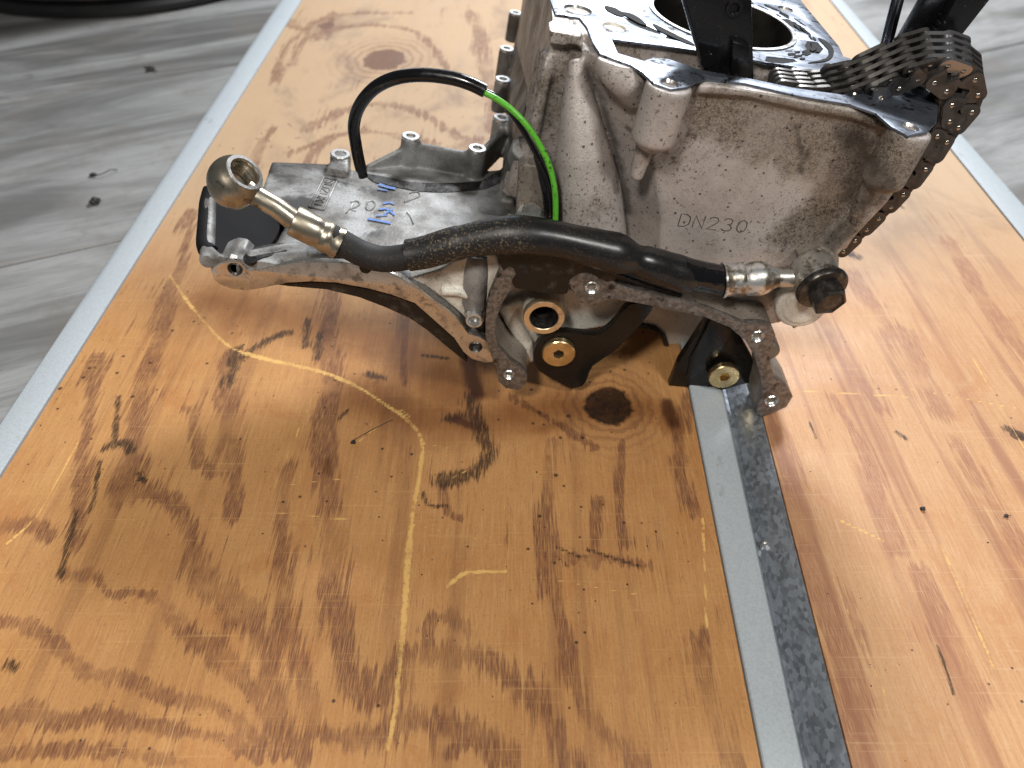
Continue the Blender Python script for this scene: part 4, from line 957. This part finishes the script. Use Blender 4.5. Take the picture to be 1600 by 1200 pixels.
rod = gthing('thin_rod', 'thin glossy black rod standing between the guide and the chain loop', 'rod', foot)
mb = MB(); tube(mb, [MI @ Py(1377, 100, .345), MI @ Py(1392, 40, .344), MI @ Py(1406, -14, .343)], .0026, 20); glink(rod, 'rod_shaft', mb, 'rod', foot, 35, 0)
# lower brackets with gold bolts
foot = L(905, 606, .300)
b1 = gthing('guide_bracket', 'black bracket arm under the gold ringed oil passage with hex socket bolt', 'bracket', foot)
br = [(1022, 474), (1008, 500), (990, 520), (965, 546), (927, 572), (918, 592), (910, 604), (896, 607), (880, 602), (862, 592), (843, 581), (833, 562), (836, 544), (846, 530), (860, 521), (884, 520), (927, 524), (945, 518), (962, 502), (984, 476)]
me = front_plate(br, .3010, .005, (), .0006, 2); me.transform(Matrix.Translation(-foot)); link('bracket_arm', me, M['bracket'], b1, 30)
def gold_bolt(o, u, v, y, r, rh, foot, star=False):
    p = L(u, v, y); mb = MB()
    nseg = 48; lathe(mb, [(r * .995, .0035), (r, .0012), (r, .0004), (r - .0004, 0), (rh + .0004, 0)], p, BY, nseg)
    h = MB(); n = 12 if star else 6
    outl = []
    for k in range(48):
        a = 2 * math.pi * k / 48
        rr = rh * (1 - (.16 * (0.5 + .5 * math.cos(6 * a)) if star else 0)) if star else rh * math.cos(math.pi / 6) / math.cos((a % (math.pi / 3)) - math.pi / 6)
        outl.append((rr, a))
    vs = []; fs = []
    z, x, yv = BY, BY.orthogonal().normalized(), None; yv = z.cross(x)
    for dep, sc in ((0.0, None), (.0001, 1.0), (.0042, .96)):
        for rr, a in outl:
            q = (rh + .0004) if sc is None else rr * sc; vs.append(p + z * dep + (x * math.cos(a) + yv * math.sin(a)) * q)
    for i in range(2):
        for k in range(48): k2 = (k + 1) % 48; fs.append((i * 48 + k, i * 48 + k2, (i + 1) * 48 + k2, (i + 1) * 48 + k))
    fs.append(tuple(96 + k for k in range(48))); mb.add(vs, fs)
    me = mb.mesh('gold_bolt'); me.transform(Matrix.Translation(-foot)); return link('gold_bolt', me, M['gold'], o, 30)
gold_bolt(b1, 873, 554, .2968, .0086, .0030, foot); p = L(873, 554, .2968); mb = MB(); lathe(mb, [(.0026, .0020), (0, .0020)], p, BY, 24); glink(b1, 'socket_shade_disc', mb, 'bracket', foot, 0, 0)  # black disc paints the shade inside the hex socket
foot = L(1058, 652, .308)
b2 = gthing('guide_bracket', 'black bracket foot under the flange arch with star socket bolt', 'bracket', foot)
mb = MB(); slab(mb, [(1108, 494, .312), (1150, 512, .312), (1182, 570, .306), (1172, 598, .305), (1112, 614, .306), (1086, 628, .307), (1062, 656, .308), (1041, 648, .309), (1044, 606, .309), (1060, 566, .310)], .005)
glink(b2, 'bracket_plate', mb, 'bracket', foot)
mb = MB(); slab(mb, [(1112, 500, .309), (1148, 516, .309), (1120, 560, .308), (1096, 585, .308), (1070, 606, .309), (1078, 560, .309)], .003); glink(b2, 'bracket_rib', mb, 'plastic', foot)
gold_bolt(b2, 1132, 590, .3020, .0082, .0030, foot, True)
p = L(1132, 594, .3045); mb = MB(); lathe(mb, [(.0070, 0), (.0070, .006), (0, .006)], p, BY, 30); glink(b2, 'bolt_collar', mb, 'bracket', foot, 35, 0)

# ------------------------------------------------------------------ timing chain
cfoot = L(1345, 160, .315)
chain = gthing('timing_chain', 'dark oily timing chain draped in a loop over the right edge of the deck', 'chain', cfoot)
def resample(P, step):
    P = [Vector(p) for p in P]; out = [P[0].copy()]; acc = 0; last = P[0].copy()
    for p in P[1:]:
        while (p - last).length >= step:
            last = last + (p - last).normalized() * step; out.append(last.copy())
    return out
PITCHL = .0074
def link_mesh(lenp, hgt, th):
    """inverted-tooth leaf: rounded back, straight top, two teeth on the other edge"""
    h, l = hgt / 2, lenp / 2; n = 5; pts = []
    for k in range(n + 1):
        a = math.pi - math.pi / 2 * k / n; pts.append((-l + h * .95 * math.cos(a), h * math.sin(a)))
    for k in range(n + 1):
        a = math.pi / 2 - math.pi / 2 * k / n; pts.append((l + h * .95 * math.cos(a), h * math.sin(a)))
    pts += [(l + h * .80, -h * .7), (l + h * .30, -h * 1.75), (l - h * .15, -h * 1.75), (h * .12, -h * .75), (-h * .12, -h * .75), (-l + h * .15, -h * 1.75), (-l - h * .30, -h * 1.75), (-l - h * .80, -h * .7)]
    mb = MB(); prism(mb, [(x, -th / 2, z) for x, z in pts], (0, th, 0)); return mb.mesh('link_plate')
lk_me = link_mesh(PITCHL, .0068, .0016); lk_me.materials.append(M['chain']); lk_me.set_sharp_from_angle(angle=R(30))
lkb_me = lk_me.copy(); lkb_me.materials.clear(); lkb_me.materials.append(M['chain_bright'])
def pin_mesh(w):
    mb = MB(); lathe(mb, [(0, -w / 2 - .0007), (.0009, -w / 2 - .0006), (.0013, -w / 2), (.0013, w / 2), (.0009, w / 2 + .0006), (0, w / 2 + .0007)], (0, 0, 0), BY, 12)
    m = mb.mesh('link_pin'); m.materials.append(M['pin']); m.polygons.foreach_set('use_smooth', [True] * len(m.polygons)); return m
WCH = .0145; pn_me = pin_mesh(WCH)
def cobj(nm, me, loc, mat):
    o = bpy.data.objects.new(nm, me); COL.objects.link(o); o.parent = chain
    m4 = mat.to_4x4(); m4.translation = loc; o.matrix_local = m4; return o
def axes(d, w):
    w = w.normalized(); d = (d - w * d.dot(w)).normalized(); z = d.cross(w)
    return Matrix((d, w, z)).transposed()
def strand(pts, bright=(), flip=False):
    """pts: near-side pin heads with the twist of the chain's width (degrees) at each"""
    C = catmull([MI @ Py(u, v, y) - cfoot for u, v, y, tw in pts], 10)
    TW = [q.x for q in catmull([(tw, 0, 0) for *_, tw in pts], 10)]
    P = resample(C, PITCHL); near_i = [min(range(len(C)), key=lambda k: (C[k] - p).length) for p in P]
    W = []
    for i, p in enumerate(P):
        d = (P[min(i + 1, len(P) - 1)] - P[max(i - 1, 0)]).normalized(); n = BY.cross(d) * 1.0
        if n.length < .1: n = CZ
        n = -d.cross(BY) * -1.0 if False else Vector((-d.z, 0, d.x)); a = R(TW[near_i[i]]); W.append((BY * math.cos(a) + n * math.sin(a)).normalized())
    for i, p in enumerate(P):
        d = (P[min(i + 1, len(P) - 1)] - P[max(i - 1, 0)])
        cobj('link_pin', pn_me, p + W[i] * WCH / 2, axes(d, W[i]))
        if i == len(P) - 1: break
        q = P[i + 1]; ww = (W[i] + W[i + 1]).normalized(); mid = (p + q) / 2 + ww * WCH / 2
        offs = (-3, -1, 1, 3) if i % 2 == 0 else (-4, -2, 0, 2, 4)
        for k in offs: cobj('link_plate', lkb_me if i in bright else lk_me, mid + ww * (k * WCH / 8.6), axes(q - p, ww) @ (Matrix.Rotation(math.pi, 3, 'X') if flip else Matrix.Identity(3)))
yc = .3215
yc = .3135
strand([(1222, 140, .318, 5), (1250, 146, .317, 5), (1290, 150, .316, 12), (1325, 151, yc, 30), (1351, 145, yc, 42), (1377, 131, yc, 42), (1409, 117, yc, 40), (1443, 103, yc, 38), (1474, 101, yc, 34), (1499, 108, yc, 28), (1517, 118, yc, 22), (1526, 131, yc, 14), (1528, 148, yc, 8), (1527, 163, yc, 4), (1518, 177, yc, 2), (1502, 194, yc, 0), (1488, 212, .3140, 0), (1472, 232, .3150, 0), (1454, 256, .3165, 0), (1430, 284, .3180, 0), (1400, 316, .3190, 0), (1366, 348, .3195, 0), (1334, 378, .3200, 0), (1306, 404, .3200, 0)], (8, 9))
strand([(1378, 157, yc, 20), (1405, 139, yc, 20), (1437, 123, yc, 16), (1463, 131, yc, 8), (1481, 145, yc, 4), (1487, 161, yc, 0), (1488, 178, yc, 0), (1481, 196, yc, 0), (1465, 213, .3140, 0), (1448, 232, .3150, 0), (1428, 255, .3165, 0), (1402, 283, .3180, 0), (1372, 314, .3190, 0), (1338, 346, .3195, 0), (1308, 375, .3200, 0), (1290, 394, .3200, 0)], (0,), True)

# ------------------------------------------------------------------ things on the floor and crumbs
pt = Pz(135, 32, FZ); cyl_c = Vector((pt.x - .02, pt.y + .235, FZ))
pot = thing('round_tub', 'dark round tub with a rolled foot on the floor at far left', 'tub', Matrix.Translation(cyl_c))
t = NT('tub_dark'); o = t.co(); M['tub'] = t.fin(t.mix(t.ss(t.noise(o, 25, 4), .4, .65), (.035, .032, .030), (.075, .068, .062)), .55)
mb = MB(); lathe(mb, [(0, .012), (.215, .012), (.226, .02), (.232, .06), (.240, .12), (.244, .16), (.238, .16), (.228, .03), (0, .02)], (0, 0, 0), CZ, 64); link('tub_body', mb.mesh('tub_body'), M['tub'], pot)
mb = MB(); lathe(mb, [(.214, 0), (.230, 0), (.236, .004), (.237, .010), (.232, .015), (.214, .015)], (0, 0, 0), CZ, 64, True); link('tub_foot', mb.mesh('tub_foot'), M['rubber'], pot)
t = NT('crumb_dark'); M['crumb'] = t.fin((.022, .018, .014), .6)
def crumb(name, label, cat, u, v, z, r, tail=None, seed=0):
    rr = random.Random(seed); c = Pz(u, v, z); bm = bmesh.new(); bmesh.ops.create_icosphere(bm, subdivisions=2, radius=r)
    for q in bm.verts: q.co *= 1 + rr.uniform(-.35, .35); q.co.z = q.co.z * .6 + r * .5
    me = bpy.data.meshes.new(name); bm.to_mesh(me); bm.free()
    if tail:
        mb = MB(); mb.v = [tuple(q.co) for q in me.vertices]; mb.f = [tuple(p.vertices) for p in me.polygons]
        tube(mb, catmull([Pz(a, b, z) - c + Vector((0, 0, h)) for a, b, h in tail], 5), r * .15, 6); me = mb.mesh(name)
    o = link(name, me, M['crumb'], None, 0); o.location = c; return tag(o, label, cat)
crumb('dirt_lump', 'black dirt lump lying alone on the grey floor', 'dirt lump', 150, 318, FZ, .0042, None, 3)
crumb('twig', 'dark curled twig shred on the grey floor below the plank joint', 'twig', 146, 275, FZ, .0026, [(140, 276, .001), (160, 277, .003), (175, 272, .004), (184, 267, .001)], 4)
crumb('bark_flake', 'small dark flake on the grey floor beside the upper plank joint', 'flake', 236, 110, FZ, .0040, [(226, 106, .001), (246, 114, .002)], 5)
crumb('dirt_lump', 'dark dirt lump with a long hair on the plywood left of the yellow scratch bend', 'dirt lump', 552, 692, 0, .0013, [(550, 690, .0003), (575, 676, .0005), (600, 663, .0005), (614, 656, .0003)], 6)
crumb('metal_swarf', 'curved black swarf on the plywood near the left edge', 'swarf', 222, 748, 0, .0006, [(212, 752, .0004), (222, 752, .001), (227, 745, .001), (224, 737, .0005)], 7)
crumb('bark_flake', 'dark oval flake on the right board beside the reddish grain', 'flake', 1441, 796, 0, .0012, None, 8)
crumb('bark_flake', 'dark sliver at the far right side of the right board', 'flake', 1572, 807, 0, .0010, [(1566, 809, .0005), (1579, 806, .0005)], 9)
mb = MB()
for k in range(120):
    u, v = rng.uniform(60, 1560), rng.uniform(430, 1190)
    if u < 330 and rng.random() < .2: continue
    p = Pz(u, v, 0); 
    if p.x < ex('Li', p.y) or ex('Ma', p.y) < p.x < ex('Mc', p.y): continue
    r = rng.uniform(.00012, .00034) * (1.5 if rng.random() < .1 else 1); q = [p + Vector((r * math.cos(a + rng.uniform(-.4, .4)) * rng.uniform(.6, 1.7), r * math.sin(a), 0)) for a in (0, 1.26, 2.5, 3.77, 5.03)]
    prism(mb, q, (0, 0, r * .6))
o = link('crumbs', mb.mesh('crumbs'), M['crumb'], None, 0, 'stuff'); o['label'] = 'scattered dark crumbs on the plywood'

for o in list(SC.objects):
    if o.parent is None:
        g = {'chain_guide': 'black chain guides of the engine', 'guide_bracket': 'black brackets held by gold bolts', 'dirt_lump': 'dirt lumps lying about', 'bark_flake': 'dark flakes lying about'}.get(o.name.split('.')[0])
        if g: o['group'] = g
